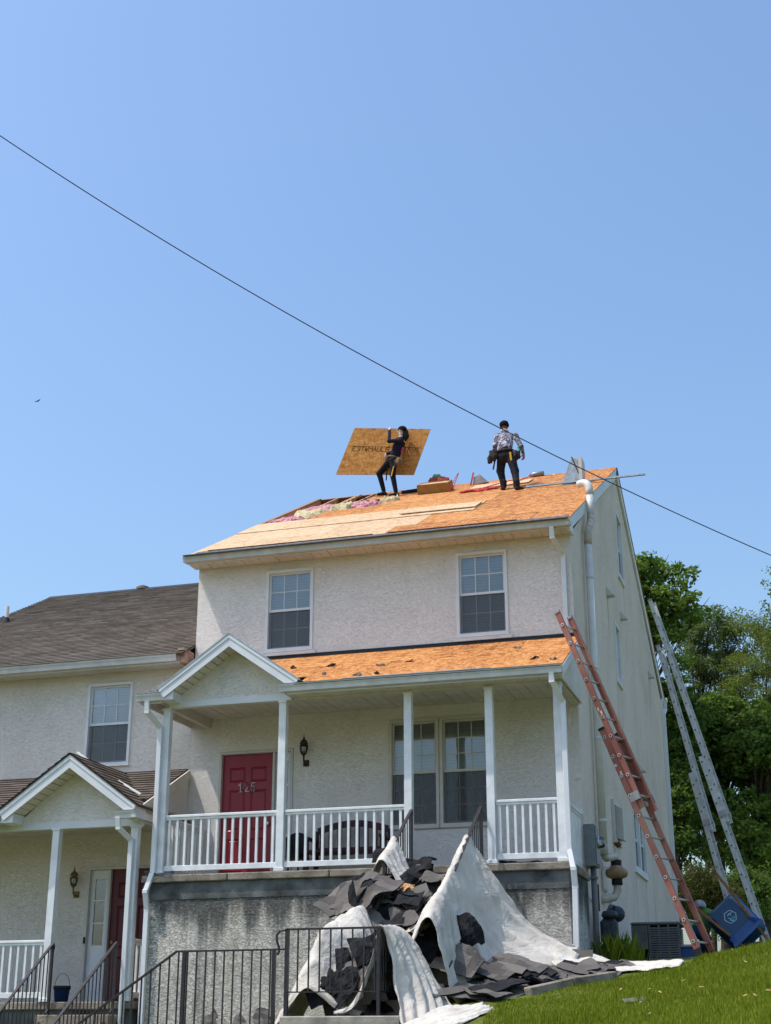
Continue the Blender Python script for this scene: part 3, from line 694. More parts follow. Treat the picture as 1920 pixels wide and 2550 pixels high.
# entry gable
def gable(parent, xc, hw, zb, zp, yf, yw, zbeam, back, roofmat, shingled=False):
    sl = (zp-zb)/hw
    xe = hw
    # stucco triangle
    ins = .18
    MB().prism([(xc-hw+ins, yw, zbeam), (xc+hw-ins, yw, zbeam), (xc+hw-ins, yw, zbeam+.06), (xc, yw, zp-.10), (xc-hw+ins, yw, zbeam+.06)], (0, .05, 0)).build('gable_wall', M['stucco_front'], parent)
    for sgn in (-1, 1):
        a = (xc, zp); b = (xc+sgn*xe, zp-sl*xe)
        L = math.hypot(a[0]-b[0], a[1]-b[1]); d = ((b[0]-a[0])/L, (b[1]-a[1])/L); n = (-d[1]*sgn, d[0]*sgn)
        def q(t, h, y): return (a[0]+d[0]*t+n[0]*h, y, a[1]+d[1]*t+n[1]*h)
        # rake fascia
        c = .16
        top0, top1 = q(0, 0, yf), q(L, 0, yf)
        bot0 = (xc, yf, zp-c/ math.cos(math.atan(sl))); bot1 = q(L, -c, yf); 
        MB().prism([top0, top1, bot1, bot0], (0, .025, 0)).build('rake_fascia', M['trim_white'], parent)
        MB().prism([q(0, .0, yf-.012), q(L, .0, yf-.012), q(L, -.05, yf-.012), (xc, yf-.012, zp-.05/math.cos(math.atan(sl)))], (0, .011, 0)).build('rake_trim', M['trim_white'], parent)
        # soffit boards under the rake overhang
        nb = 9
        for i in range(nb):
            t0, t1 = .12+(L-.3)*i/nb, .12+(L-.3)*(i+1)/nb-.012
            MB().add([q(t0, -c+.01, yf+.026), q(t1, -c+.01, yf+.026), q(t1, -c+.01, yw), q(t0, -c+.01, yw)] + [q(t0, -c+.02, yf+.026), q(t1, -c+.02, yf+.026), q(t1, -c+.02, yw), q(t0, -c+.02, yw)], [(0, 1, 2, 3), (7, 6, 5, 4), (0, 4, 5, 1), (1, 5, 6, 2), (2, 6, 7, 3), (3, 7, 4, 0)]).build('soffit_board', M['soffit_vinyl'], parent)
        # roof plane
        pl = MB(); pl.add([q(-.0, .001, yf-.02), q(L+.03, .001, yf-.02), q(L+.03, .001, back), q(0, .001, back), q(0, .018, yf-.02), q(L+.03, .018, yf-.02), q(L+.03, .018, back), q(0, .018, back)], [(0, 3, 2, 1), (4, 5, 6, 7), (0, 1, 5, 4), (1, 2, 6, 5), (2, 3, 7, 6), (3, 0, 4, 7)])
        pl.build('gable_roof', M[roofmat], parent)
        if shingled:
            rf = lambda x, t, h: Vector(q(L-t, .018+h, x))
            shingles('shingle', M['shingle_brown'], parent, rf, L, lambda s: yf-.03, lambda s: back, .13, .28, seed=int(10+sgn))
        # boxed return at the eave
        MB().prism([(b[0]-sgn*.02, yf+.03, zb-.16), (b[0]-sgn*.24, yf+.03, zb-.16), (b[0]-sgn*.24, yf+.03, zb-.16+sl*.2), (b[0]-sgn*.02, yf+.03, zb-.0)], (0, yw-yf-.03, 0)).build('eave_return', M['trim_white'], parent)
gable(HA, -4.985, 1.14, 2.73, 3.52, -1.95, -1.60, 2.60, -.10, 'galvanised')
# downspouts of the porch
downspout(HA, [(-6.30, -1.94, 2.58), (-6.30, -1.92, 2.40), (-6.19, -1.66, 2.20), (-6.19, -1.65, .05), (-6.25, -1.74, -.25), (-6.25, -1.66, -.5), (-6.25, -1.66, -3.2)])
downspout(HA, [(-.05, -1.94, 2.58), (-.05, -1.92, 2.45), (.05, -1.66, 2.2), (.05, -1.65, .15), (.11, -1.74, -.12), (.11, -1.67, -.35), (.09, -1.66, -1.2)])
# ------------------------------------------------------------------ the lower neighbouring house
NX0, DZ = -12.77, -1.77
HB = empty('neighbour_house', (-9.6, 0, -2.8), 'lower attached stucco house with weathered brown shingle roof and maroon door', 'house')
fB = fmap(0); BW = (-8.37, -7.53, 1.998, 3.406)
BW2 = (-11.45, -9.85, -.98, .42)
BD = (-8.14, -6.80, DZ, .345)
wall('front_wall', M['stucco_neighbour'], HB, fB, rect(NX0, XL-.001, -3.4, 3.62), [BW, BD, BW2])
MB().poly([(0, -3.4), (HD, -3.4), (HD, 3.6), (RY, 7.02), (0, 3.6)], [], lambda a, b: (NX0, a, b)).build('end_wall', M['stucco_neighbour'], HB)
make_window(HB, fB, *BW); make_window(HB, fB, *BW2, rows=3, frame='frame_tan')
EB, RB = 3.70, 7.13
LBf, rfN = roof_frame(-.47, EB, RY, RB)
MB().box(NX0-.1, XL-.005, 0, LBf, -.02, 0, rfN).build('roof_deck', M['shingle_old'], HB)
sh = shingles('shingle', M['shingle_old'], HB, rfN, LBf, lambda s: NX0-.12, lambda s: XL-.008, .125, .30, seed=5)
MB().poly(rect(NX0-.1, XL-.005, 0, LBf), [], lambda a, b: (a, HD+.47-b*(HD+.47-RY)/LBf, EB+b*(RB-EB)/LBf)).build('rear_roof', M['shingle_old'], HB)
MB().prism([(NX0-.12, RY-.16, RB-.06), (NX0-.12, RY, RB+.035), (NX0-.12, RY+.16, RB-.06), (NX0-.12, RY, RB-.0)], (XL-.01-NX0+.12, 0, 0)).build('ridge_cap', M['flash_black'], HB)
m = MB(); m.lathe([(.16, 0), (.15, .06), (.05, .11), (0, .115)], (-10.6, RY+.05, RB+.0), 14); m.build('roof_vent', M['shingle_old'], HB)
m = MB(); p = at(16, 1545, Y=3.6); m.lathe([(.12, -.1), (.10, .02), (.05, .16), (.0, .161)], (p[0], p[1], p[2]-.10), 12); m.build('pipe_boot', M['rubber'], HB)
MB().tube([(p[0], p[1], p[2]-.1), (p[0], p[1], p[2]+.30)], .04, 10).build('vent_stack', M['pvc'], HB)
soffit(HB, NX0-.05, -6.46, -.36, -.012, 3.575)
box('fascia', M['trim_white'], HB, NX0-.08, -6.50, -.385, -.362, 3.56, 3.69)
gutter(HB, NX0-.1, -6.55, -.50, 3.70)
m = MB(); m.box(-6.52, -6.43, -.40, -.02, 3.56, 3.76).box(-6.545, -6.43, -.43, -.02, 3.765, 3.80); m.build('eave_end_cap', M['copper_flash'], HB)
# its door
D2 = door(HB, -7.716, -6.84, .30, 'door_maroon', z0=DZ+.02)
digits(D2, '3', -7.0, -.32, .13, .038, .1)
MB().lathe([(.012, 0), (.028, -.02), (.034, -.04), (.026, -.055), (0, -.058)], (-7.64, .045, DZ+.93), 12, 'y').build('knob', M['lamp_brass'], D2)
sidelight(HB, -8.09, -7.76, DZ+.02, .30, lo=.42)
m = MB(); m.box(-8.14, -8.092, DZ, .345, -.115, .022, fB).box(-8.092, -6.80, .302, .345, -.115, .022, fB).box(-7.758, -7.718, DZ, .301, -.11, .018, fB).box(-6.838, -6.80, DZ, .301, -.115, .022, fB).box(-8.092, -6.838, DZ, DZ+.018, -.115, .03, fB)
m.build('door_frame', M['frame_tan'], HB, bv=.004)
box('door_chime', M['rubber'], HB, -8.125, -8.10, -.05, -.023, DZ+.92, DZ+1.02)
# its porch
box('porch_slab', M['slab_concrete'], HB, -12.7, -6.40, -1.66, -.003, DZ-.115, DZ-.008, bv=.012)
box('parged_band', M['parge_slab_shade'], HB, -12.65, -6.43, -1.60, -.02, DZ-.8, DZ-.117)
for x in (-12.5, -10.0, -7.85, -6.53): porch_post(HB, x, PY-.05, DZ-.005, .745)
railing(HB, (-9.94, PY-.05), (-7.91, PY-.05), DZ+.875, DZ+.05, 16); railing(HB, (-12.44, PY-.05), (-10.06, PY-.05), DZ+.875, DZ+.05, 18)
railing(HB, (-6.53, PY+.01), (-6.53, -.01), DZ+.875, DZ+.05, 11)
LQ, rfQ = roof_frame(-1.93, PZ0+DZ+.02, -.012, PZ1+DZ+.02)
MB().box(-12.75, -8.66, 0, LQ, -.02, 0, rfQ).build('porch_roof_deck', M['shingle_brown'], HB); MB().box(-8.655, -6.45, .55, LQ, -.02, 0, rfQ).build('porch_roof_deck', M['shingle_brown'], HB)
shingles('shingle', M['shingle_brown'], HB, rfQ, LQ, lambda s: -12.75, lambda s: -8.66, .13, .30, seed=8)
shingles('shingle', M['shingle_brown'], HB, lambda x, t, h: rfQ(x, t+.58, h), LQ-.58, lambda s: -8.66, lambda s: -6.44, .13, .30, seed=9)
m = MB(); m.prism([(-6.46, -1.86, DZ+2.55), (-6.46, -.01, DZ+2.55), (-6.46, -.01, DZ+3.58), (-6.46, -1.86, DZ+2.645)], (.03, 0, 0)); m.build('porch_end_wall', M['stucco_neighbour'], HB)
MB().box(-6.428, -6.40, .0, LQ-.02, -.14, .0, rfQ).build('rake_board', M['soffit_vinyl'], HB)
gable(HB, -7.53, 1.16, PZ0+DZ+.09, 1.80, -1.97, -1.60, DZ+2.60, -.05, 'shingle_brown', True)
soffit(HB, -12.6, -6.45, -1.47, -.006, DZ+2.655)
box('porch_beam', M['trim_white'], HB, -12.5, -6.45, -1.612, -1.49, DZ+2.512, DZ+2.615)
gutter(HB, -6.72, -6.38, -2.0, DZ+2.69); gutter(HB, -12.7, -8.66, -2.0, DZ+2.69)
MB().prism([(-6.38, -1.98, DZ+2.69), (-6.36, -1.98, DZ+2.58), (-6.44, -1.98, DZ+2.58), (-6.44, -1.98, DZ+2.69)], (0, 1.6, 0)).build('side_gutter', M['gutter_metal'], HB)
downspout(HB, [(-6.66, -1.95, DZ+2.60), (-6.66, -1.92, DZ+2.44), (-6.55, -1.70, DZ+2.28), (-6.55, -1.69, -3.0)])
# valley pipe lying on the little roof, dislodged flashing
m = MB(); a, b = at(600*.321, 1840+110*.321, Y=-1.2), at(1090*.321, 1840+435*.321, Y=-1.25)
m.tube([a, a+(b-a)*.5+np.array([0, 0, -.03]), b], .028, 8)
tag(m.build('white_pipe', M['pvc'], None), 'loose white pipe lying down the small shingled gable roof', 'pipe')

# wall lanterns
def lantern(x, y, z, mat, label, s=1.0, back=-.0):
    e = empty('wall_lantern', (x, y, z), label, 'lantern')
    P = lambda pr: [(r*s, h*s) for r, h in pr]
    c = (x, y-.13*s, z+.05*s)
    MB().lathe(P([(.0, .13), (.068, .15), (.062, .17), (.05, .20), (.02, .225), (.012, .235), (.016, .25), (.006, .27), (.003, .31), (0, .312)]), c, 12).build('cap', M[mat], e, True)
    MB().lathe(P([(.045, -.0), (.064, .07), (.066, .13)]), c, 12).build('glass_shade', M['glass'], e, True)
    g = MB()
    for k in range(6):
        a = k*math.pi/3; g.tube([(c[0]+r*s*math.cos(a), c[1]+r*s*math.sin(a), c[2]+h*s) for r, h in ((.046, 0), (.066, .07), (.068, .14))], .004*s, 5)
    g.lathe(P([(.0, -.045), (.018, -.03), (.034, -.012), (.048, 0), (.046, .008), (0, .01)]), c, 12)
    g.build('cage', M[mat], e)
    m = MB(); m.lathe(P([(.05, 0), (.05, -.02), (.038, -.03), (0, -.032)]), (x, y, z-.08*s), 14, 'y'); m.box(x-.05*s, x+.05*s, y-.02*s, y, z-.13*s, z-.03*s); m.build('back_plate', M[mat], e, bv=.01)
    m = MB(); m.tube([(x, y-.02, z-.09*s), (x, y-.07*s, z-.11*s), (x, y-.12*s, z-.07*s), (c[0], c[1], c[2]-.03*s)], .014*s, 7); m.build('arm', M[mat], e, True)
    return e
lantern(-4.40, -.001, 1.93, 'lamp_bronze', 'dark bronze lantern on the wall right of the red door', 1.02)
lantern(-8.32, -.001, .0, 'lamp_brass', 'brass lantern on the neighbour\'s porch wall left of the maroon door', 1.0)

# ------------------------------------------------------------------ steps, landing, railings
ST = empty('concrete_steps', (-1.7, -4.4, -2.3), 'concrete porch steps buried under tarps and torn shingles', 'steps')
NS = 10; rise, run = 2.04/11, .27
for i in range(NS):
    z = -.012-(i+1)*rise; y1 = -1.665-i*run
    box('step', M['concrete'], ST, -2.28, -1.12, y1-run, y1-.002 if i == 0 else y1-.001, z-.6, z, bv=.008)
box('landing', M['concrete'], ST, -2.82, -1.37, -5.12, -4.37, -2.55, -2.055, bv=.012)
# curb of the walk to the side yard
CW = empty('walkway_curb', (0, -3.6, -1.8), 'low concrete walkway edge below the torn shingles', 'curb')
for a, b in (((-.10, -4.10), (.34, -3.68)), ((.345, -3.675), (.80, -3.25))):
    p, q = Vector((*a, float(gz(*a))+.03)), Vector((*b, float(gz(*b))+.03)); MB().bar(p, q, .16, .12).build('curb_stone', M['slab_concrete'], CW, bv=.012)
def black_rail(name_label, posts, rails, bal, group=None):
    e = empty('black_railing', posts[0][0], name_label, 'railing', group)
    for p, h, w in posts: p = Vector(p); MB().bar(p, p+Vector((0, 0, h)), w, w).build('post', M['black_metal'], e)
    for pts, w, h in rails:
        m = MB()
        for p, q in zip(pts[:-1], pts[1:]): m.bar(p, q, w, h)
        m.build('rail', M['black_metal'], e)
    first = None; byl = {}
    for p, h, w in bal:
        p = Vector(p); k = round(h, 2)
        if k in byl: o, p0 = byl[k]; dupe(o, e, p-p0)
        else: o = MB().bar(p, p+Vector((0, 0, h)), w, w).build('baluster', M['black_metal'], e); byl[k] = (o, p)
    return e
def lerp(a, b, t): return tuple(x+(y-x)*t for x, y in zip(a, b))
def stair_rail(label, x, ya, za, yb, zb, hgt, n, end=True):
    """rail along Y from (ya,za) to (yb,zb); balusters hang down hgt"""
    A, B = (x, ya, za), (x, yb, zb); posts = []; bal = []
    posts = [((x, ya, za-hgt-.05), hgt+.05, .034), ((x, yb, zb-hgt), hgt, .034)]
    for i in range(1, n): p = lerp(A, B, i/n); bal.append(((p[0], p[1], p[2]-hgt+.06), hgt-.06, .014))
    bot = [(A[0], A[1], A[2]-hgt+.06), (B[0], B[1], B[2]-hgt+.06)]
    rails = [([A, B], .042, .02), (bot, .024, .012)]
    r = black_rail(label, posts, rails, bal)
    m = MB(); c = [Vector(A)+Vector((0, .0, .0))] + [Vector((x, ya+.05*math.sin(t), za-.05+.05*math.cos(t)*1)) for t in (.5, 1.2, 2, 2.8)] + [Vector((x, ya-.005, za-.11))]
    m.tube(c, .013, 6); m.build('scroll', M['black_metal'], r)
    return r
stair_rail('black metal handrail on the left side of the tarped porch steps', -2.21, -1.60, .79, -2.95, -.10, .86, 12)
stair_rail('black metal handrail on the right side of the tarped porch steps', -1.19, -1.60, .80, -3.20, -.256, .86, 15)
# landing: front rail with scroll end, side rail
LY = -5.04; zt, zb = -1.085, -2.03
bal = [((-2.77+.135*i, LY, zb+.24), zt-zb-.24, .016) for i in range(1, 9)] + [((-1.645, LY+.10*i, zb+.24), zt-zb-.24, .016) for i in range(1, 9)]
lr = black_rail('black metal railing around the landing in front of the white tarp', [((-2.77, LY, zb-.02), zt-zb+.02, .045), ((-1.645, LY, zb-.02), zt-zb+.02, .04), ((-1.645, LY+.86, zb-.02), zt-zb+.02, .03)],
  [([(-2.79, LY, zt), (-1.645, LY, zt)], .045, .022), ([(-1.645, LY, zt), (-1.645, LY+.88, zt)], .045, .022), ([(-2.77, LY, zb+.24), (-1.645, LY, zb+.24)], .026, .014), ([(-1.645, LY, zb+.24), (-1.645, LY+.88, zb+.24)], .026, .014)], bal)
sc = [(-2.78, LY, zt), (-2.86, LY, zt-.01), (-2.905, LY, zt-.06), (-2.90, LY, zt-.13), (-2.875, LY, zt-.2), (-2.87, LY, zt-.25), (-2.895, LY, zt-.285)]
MB().tube(sc, .015, 6).build('scroll', M['black_metal'], lr)
# the lower rail that goes flat then runs down to the left
zt2 = -1.31; xa, xb, xc = -2.80, -4.19, -6.15; slope = .655
z2 = lambda x: zt2 if x > xb else zt2-(xb-x)*slope
bal = []; x = -2.98
while x > -6.05:
    if abs(x+4.09) > .03 and abs(x+2.93) > .03:
        top = z2(x); bot = max(-3.25, top-.98); bal.append(((x, LY+.01, bot), top-bot, .016))
    x -= .118
br = black_rail('black metal railing running level then sloping down to the left', [((-2.935, LY+.01, -2.9), 2.9+zt2, .042), ((-4.085, LY+.01, -3.0), 3.0+zt2, .042), ((-6.12, LY+.01, -3.3), 3.3+z2(-6.12), .042)],
  [([(xa, LY+.01, zt2), (xb, LY+.01, zt2)], .04, .02), ([(xb+.004, LY+.01, zt2), (xc, LY+.01, z2(xc))], .04, .02)], bal)
MB().tube([(xc, LY+.01, z2(xc)), (xc-.06, LY+.01, z2(xc)-.07), (xc-.05, LY+.01, z2(xc)-.2), (xc+.02, LY+.01, z2(xc)-.28)], .02, 6).build('scroll', M['black_metal'], br)
# neighbour's steps and handrails
S2_ = empty('neighbour_steps', (-7.2, -2.6, -3.0), 'concrete steps up to the neighbour\'s porch', 'steps')
for i in range(6): z = DZ-.012-(i+1)*.18; box('step', M['slab_concrete'], S2_, -7.80, -6.62, -1.665-(i+1)*.28, -1.667-i*.28, z-.6, z, bv=.01)
stair_rail('black handrail left of the neighbour\'s porch steps', -7.73, -1.70, -.955, -4.1, -2.72, .98, 22)
stair_rail('black handrail right of the neighbour\'s porch steps', -6.69, -1.70, -.955, -4.1, -2.60, .98, 22)
# bucket
bk = empty('bucket', (-8.05, -.75, DZ), 'small blue bucket on the neighbour\'s porch beside the door', 'bucket')
MB().lathe([(.0, .0), (.10, .0), (.125, .24), (.13, .24), (.13, .25), (.118, .25), (.095, .02), (0, .02)], (-8.05, -.75, DZ), 16).build('pail', M['bucket_blue'], bk, True)
MB().lathe([(.128, .20), (.134, .20), (.134, .252), (.128, .252)], (-8.05, -.75, DZ), 16).build('rim', M['rubber'], bk, True)
MB().tube([(-8.05+.128*math.cos(t), -.75, DZ+.24+.2*math.sin(t)) for t in np.linspace(0, math.pi, 10)], .004, 5).build('handle', M['rubber'], bk)
# porch bench and a dark chair
be = empty('porch_bench', (-3.55, -.45, 0), 'dark red wooden bench behind the porch railing', 'bench')
def tb(m, *a): return m.box(*a)
bx0, bx1 = -4.17, -2.92
box('seat', M['bench_wood'], be, bx0, bx1, -.66, -.24, .36, .40, bv=.006)
for x in (bx0+.03, bx1-.03):
    box('leg', M['bench_wood'], be, x-.03, x+.03, -.66, -.60, 0, .36); box('leg', M['bench_wood'], be, x-.03, x+.03, -.22, -.16, 0, .74)
    box('armrest', M['bench_wood'], be, x-.035, x+.035, -.67, -.16, .56, .60); box('arm_support', M['bench_wood'], be, x-.025, x+.025, -.65, -.60, .40, .56)
xs_ = np.linspace(bx0+.06, bx1-.06, 12)
arch = lambda x: .72+.12*math.sin((x-bx0)/(bx1-bx0)*math.pi)
m = MB()
for p, q in zip(xs_[:-1], xs_[1:]): m.bar((p-.004, -.19, arch(p)), (q+.004, -.19, arch(q)), .03, .10, up=(0, 0, 1))
m.build('top_rail', M['bench_wood'], be); box('back_rail', M['bench_wood'], be, bx0+.06, bx1-.06, -.205, -.175, .42, .48)
first = None
for x in np.linspace(bx0+.12, bx1-.12, 8): MB().box(x-.035, x+.035, -.198, -.182, .48, arch(x)-.03).build('back_slat', M['bench_wood'], be)
ch = empty('dark_chair', (-4.42, -.5, 0), 'dark round-backed chair left of the porch bench', 'chair')
MB().lathe([(0, .30), (.19, .30), (.20, .36), (0, .36)], (-4.40, -.5, 0), 14).build('seat', M['chair_black'], ch)
v = [(-4.40+.20*math.cos(t)*.95, -.5+.2*math.sin(t)) for t in np.linspace(.2, math.pi-.2, 10)]
m = MB()
for (a, b), (c, d), k in zip(v[:-1], v[1:], range(9)): m.add([(a, b, .34), (c, d, .34), (c, d, .60+.12*math.sin((k+1)/9*math.pi)), (a, b, .60+.12*math.sin(k/9*math.pi))], [(0, 1, 2, 3)])
o = m.build('backrest', M['chair_black'], ch); o.modifiers.new('s', 'SOLIDIFY').thickness = .03
for a in (.7, 2.4, 3.9, 5.5): MB().tube([(-4.4+.16*math.cos(a), -.5+.16*math.sin(a), .31), (-4.4+.19*math.cos(a), -.5+.19*math.sin(a), 0)], .016, 6).build('leg', M['chair_black'], ch)

# ------------------------------------------------------------------ services on the side wall
vp = empty('radon_vent_pipe', (.12, 1.2, -.3), 'white plastic vent pipe with tan fan running up the side wall', 'pipe')
px, py = .10, 1.22
zroof = EZ+(py+.47)*(RZ-EZ)/(RY+.47)
def bend(p, a, b, r, n=6):
    """quarter bend from p+a*r to p+b*r around corner p"""
    p, a, b = Vector(p), Vector(a), Vector(b); return [p + a*r*(1-math.sin(t)) + b*r*(1-math.cos(t)) for t in np.linspace(0, math.pi/2, n)]
yp = lambda z: py
MB().tube([(px, py, .52), (px, py, 5.55)], .062, 14).build('riser', M['pvc'], vp, True)
z1 = 7.42
m = MB(); m.tube([(px, py, 5.50), (px, py, 5.72), (px+.02, py+.30, 6.0), (px+.02, py+.36, 6.12)], .066, 14); m.build('offset_elbow', M['pvc_dirty'], vp, True)
yt = py+.36
m = MB(); m.tube([(px+.02, yt, 6.05), (px+.02, yt, 6.55)], .062, 14); m.build('upper_riser', M['pvc'], vp, True)
m = MB(); m.tube([(px+.02, yt, 6.52)] + bend((px+.02, yt, 6.78), (0, 0, -1), (-.85, .5, 0), .16, 8) + [(px-.18, yt+.12, 6.78)], .066, 14); m.build('top_elbow', M['pvc'], vp, True)
for z in (.9, 2.2, 3.35, 4.9): MB().lathe([(.062, 0), (.068, .002), (.068, .05), (.062, .052)], (px, py, z), 14).build('coupling', M['pvc'], vp, True)
MB().lathe([(.062, -.16), (.07, -.15), (.07, -.02), (.062, 0)], (px, py, .56), 14).build('coupling', M['pvc_dirty'], vp, True)
fp = at(1380+810*.192, 2050+640*.192, X=.22); fx, fy, fz = fp
MB().tube([(px, py, .42), (px+.02, py+.06, .36), (fx-.02, fy-.05, fz+.24), (fx, fy, fz+.17)], .062, 12).build('lower_elbow', M['pvc_dirty'], vp, True)
MB().lathe([(.075, .10), (.085, .10), (.085, .20), (.075, .20)], (fx, fy, fz-.01), 14).build('rubber_coupling', M['rubber'], vp, True)
MB().lathe([(0, -.09), (.09, -.085), (.155, -.06), (.175, -.02), (.178, .0), (.178, .012), (.165, .05), (.11, .085), (.09, .115), (0, .118)], (fx, fy, fz-.01), 22).build('fan_housing', M['fan_tan'], vp, True)
MB().lathe([(.075, -.18), (.085, -.18), (.085, -.09), (.075, -.09)], (fx, fy, fz-.01), 14).build('rubber_coupling', M['rubber'], vp, True)
MB().tube([(fx, fy, fz-.16), (fx, fy, fz-.28), (fx-.05, fy-.05, fz-.38), (fx-.16, fy-.2, fz-.42), (-.05, fy-.25, fz-.42)], .062, 12).build('suction_elbow', M['pvc_dirty'], vp, True)
MB().tube([(fx-.10, fy-.05, fz+.05), (fx-.17, fy-.12, fz+.06), (fx-.19, fy-.14, fz), (fx-.19, fy-.14, fz-.24), (fx-.16, fy-.1, fz-.30)], .03, 10).build('bypass_pipe', M['pvc'], vp, True)

em = empty('electric_meter', (.12, -.05, -1.2), 'grey electric meter box with conduit on the side wall beside the porch', 'meter')
box('cabinet', M['meter_grey'], em, .002, .17, -.10, .30, .09, .70, bv=.012)
box('cover', M['meter_grey'], em, .171, .185, -.08, .28, .12, .67, bv=.006)
MB().lathe([(.085, 0), (.085, .05), (.075, .09), (.04, .105), (0, .107)], (.183, .10, .45), 18, 'x').build('meter_dial', M['glass'], em, True)
MB().lathe([(.09, 0), (.09, .03), (0, .031)], (.182, .10, .45), 18, 'x').build('meter_ring', M['silver'], em, True)
MB().tube([(.10, .08, .10), (.10, .08, -1.25)], .045, 12).build('conduit', M['pipe_grey'], em, True)
MB().box(.002, .16, .02, .14, -.08, -.05).build('clamp', M['pipe_grey'], em)
gm = empty('gas_meter', (.25, .35, -1.1), 'dark grey gas meter with regulator low on the side wall', 'meter')
gy = .42
MB().box(.12, .36, gy-.14, gy+.16, -.98, -.62).build('meter_body', M['gas_iron'], gm, bv=.05)
MB().lathe([(0, -.07), (.09, -.06), (.12, -.03), (.12, 0), (.10, .04), (0, .06)], (.26, gy-.05, -.56), 14).build('index_head', M['gas_iron'], gm, True)
MB().lathe([(0, -.09), (.06, -.085), (.12, -.02), (.12, .02), (.06, .085), (0, .09)], (.30, gy+.45, -.52), 14, 'y').build('regulator', M['gas_iron'], gm, True)
MB().tube([(.22, gy+.05, -.52), (.24, gy+.2, -.42), (.26, gy+.45, -.40), (.30, gy+.46, -.5)], .022, 8).build('outlet_pipe', M['gas_iron'], gm, True)
MB().tube([(.08, gy+.12, -.5), (.08, gy+.12, -.12), (.0, gy+.12, -.08)], .02, 8).build('riser_pipe', M['lumber_dark'], gm, True)
MB().tube([(.2, gy-.1, -.9), (.2, gy-.14, -1.25)], .02, 8).build('inlet_pipe', M['gas_iron'], gm, True)
MB().tube([(.10, gy-.25, -.30), (.05, gy-.1, -.36), (.06, gy+.12, -.30)], .02, 7).build('branch_pipe', M['pipe_grey'], gm, True)
ls = empty('refrigerant_line', (.12, 2.0, -1.2), 'black insulated line with a grey wall conduit left of the air conditioner', 'pipe')
b = Vector((.06, 2.05, 0))
MB().tube([(.0, 1.98, -.40), (.07, 1.98, -.36), (.10, 2.02, -.42), (.09, 2.03, -.9), (.14, 2.1, -1.1), (.35, 2.3, -1.14)], .035, 8).build('insulated_line', M['rubber'], ls, True)
MB().box(.002, .06, 2.18, 2.30, -.48, -.16).build('disconnect_box', M['pvc'], ls, bv=.006)
MB().tube([(.04, 2.24, -.47), (.05, 2.24, -1.0), (.12, 2.3, -1.12)], .026, 8).build('whip', M['rubber'], ls, True)
MB().box(.002, .04, 2.19, 2.27, -.155, -.10).build('tag', M['leg_blue'], ls)
# wall vents
def hood(y, z, s, label, mat='frame_tan'):
    e = empty('wall_vent', (0, y, z), label, 'vent')
    MB().prism([(.001, y-s/2, z+s*.7), (.001, y-s/2, z-s*.3), (s*.8, y-s/2, z-s*.3)], (0, s, 0)).build('hood', M[mat], e)
    MB().box(.001, .006, y-s*.65, y+s*.65, z-s*.42, z+s*.8).build('flange', M[mat], e)
    MB().box(.007, s*.7, y-s*.4, y+s*.4, z-s*.36, z-s*.31).build('flap', M['gutter_metal'], e)
hood(3.98, 5.45, .17, 'small hooded vent high on the side wall nearest the front'); hood(5.80, 5.50, .15, 'small pale vent high on the side wall below the attic window')
hood(7.2, 2.75, .17, 'small hooded vent halfway up the side wall'); hood(10.1, 5.33, .15, 'small vent near the rear edge of the side wall')
e = empty('boxed_wall_vent', (0, 3.42, 1.0), 'large square louvred wall vent right of the white vent pipe', 'vent')
y, z = 3.42, 1.18
m = MB(); m.box(.001, .05, y-.42, y+.42, z-.36, z-.28).box(.001, .05, y-.42, y+.42, z+.28, z+.36).box(.001, .05, y-.42, y-.34, z-.279, z+.279).box(.001, .05, y+.34, y+.42, z-.279, z+.279); m.build('frame', M['frame_tan'], e)
box('recess', M['dark_void'], e, .001, .008, y-.34, y+.34, z-.28, z+.28)
MB().prism([(.01, y-.2, z+.30), (.16, y-.2, z+.22), (.16, y-.2, z-.30), (.01, y-.2, z-.26)], (0, .34, 0)).build('hood', M['frame_tan'], e)
MB().tube([(.05, y-.3, z-.36), (.09, y-.3, z-.42)], .05, 8).build('drain_stub', M['lumber_dark'], e)
# air conditioner
ac = empty('air_conditioner', (.70, 2.75, -1.17), 'dark grey louvred air conditioner on the ground beside the side wall', 'air conditioner')
x0, x1, y0, y1, z0, z1 = .30, 1.06, 2.40, 3.14, -1.17, -.53
box('base_pan', M['ac_dark'], ac, x0, x1, y0, y1, z0, z0+.05, bv=.01); box('top_cover', M['ac_dark'], ac, x0-.01, x1+.01, y0-.01, y1+.01, z1-.05, z1, bv=.02)
box('coil_core', M['dark_void'], ac, x0+.05, x1-.05, y0+.05, y1-.05, z0+.05, z1-.05)
box('service_panel', M['ac_dark'], ac, x0, x0+.26, y0, y0+.03, z0+.22, z1-.05, bv=.006)
for x in (x0+.27, x0+.42, x0+.57, x1-.03): box('corner_post', M['ac_dark'], ac, x, x+.03, y0, y0+.04, z0+.05, z1-.05)
first = None; n = 14
for i in range(n):
    z = z0+.07+(z1-z0-.14)*i/n
    if first is None: first = MB().box(x0+.30, x1-.01, y0+.012, y0+.03, z, z+.022).build('louvre', M['ac_louver'], ac)
    else: dupe(first, ac, (0, 0, (z1-z0-.14)*i/n))
first = None
for i in range(n):
    if first is None: first = MB().box(x1-.03, x1-.012, y0+.05, y1-.03, z0+.07, z0+.092).build('side_louvre', M['ac_louver'], ac)
    else: dupe(first, ac, (0, 0, (z1-z0-.14)*i/n))
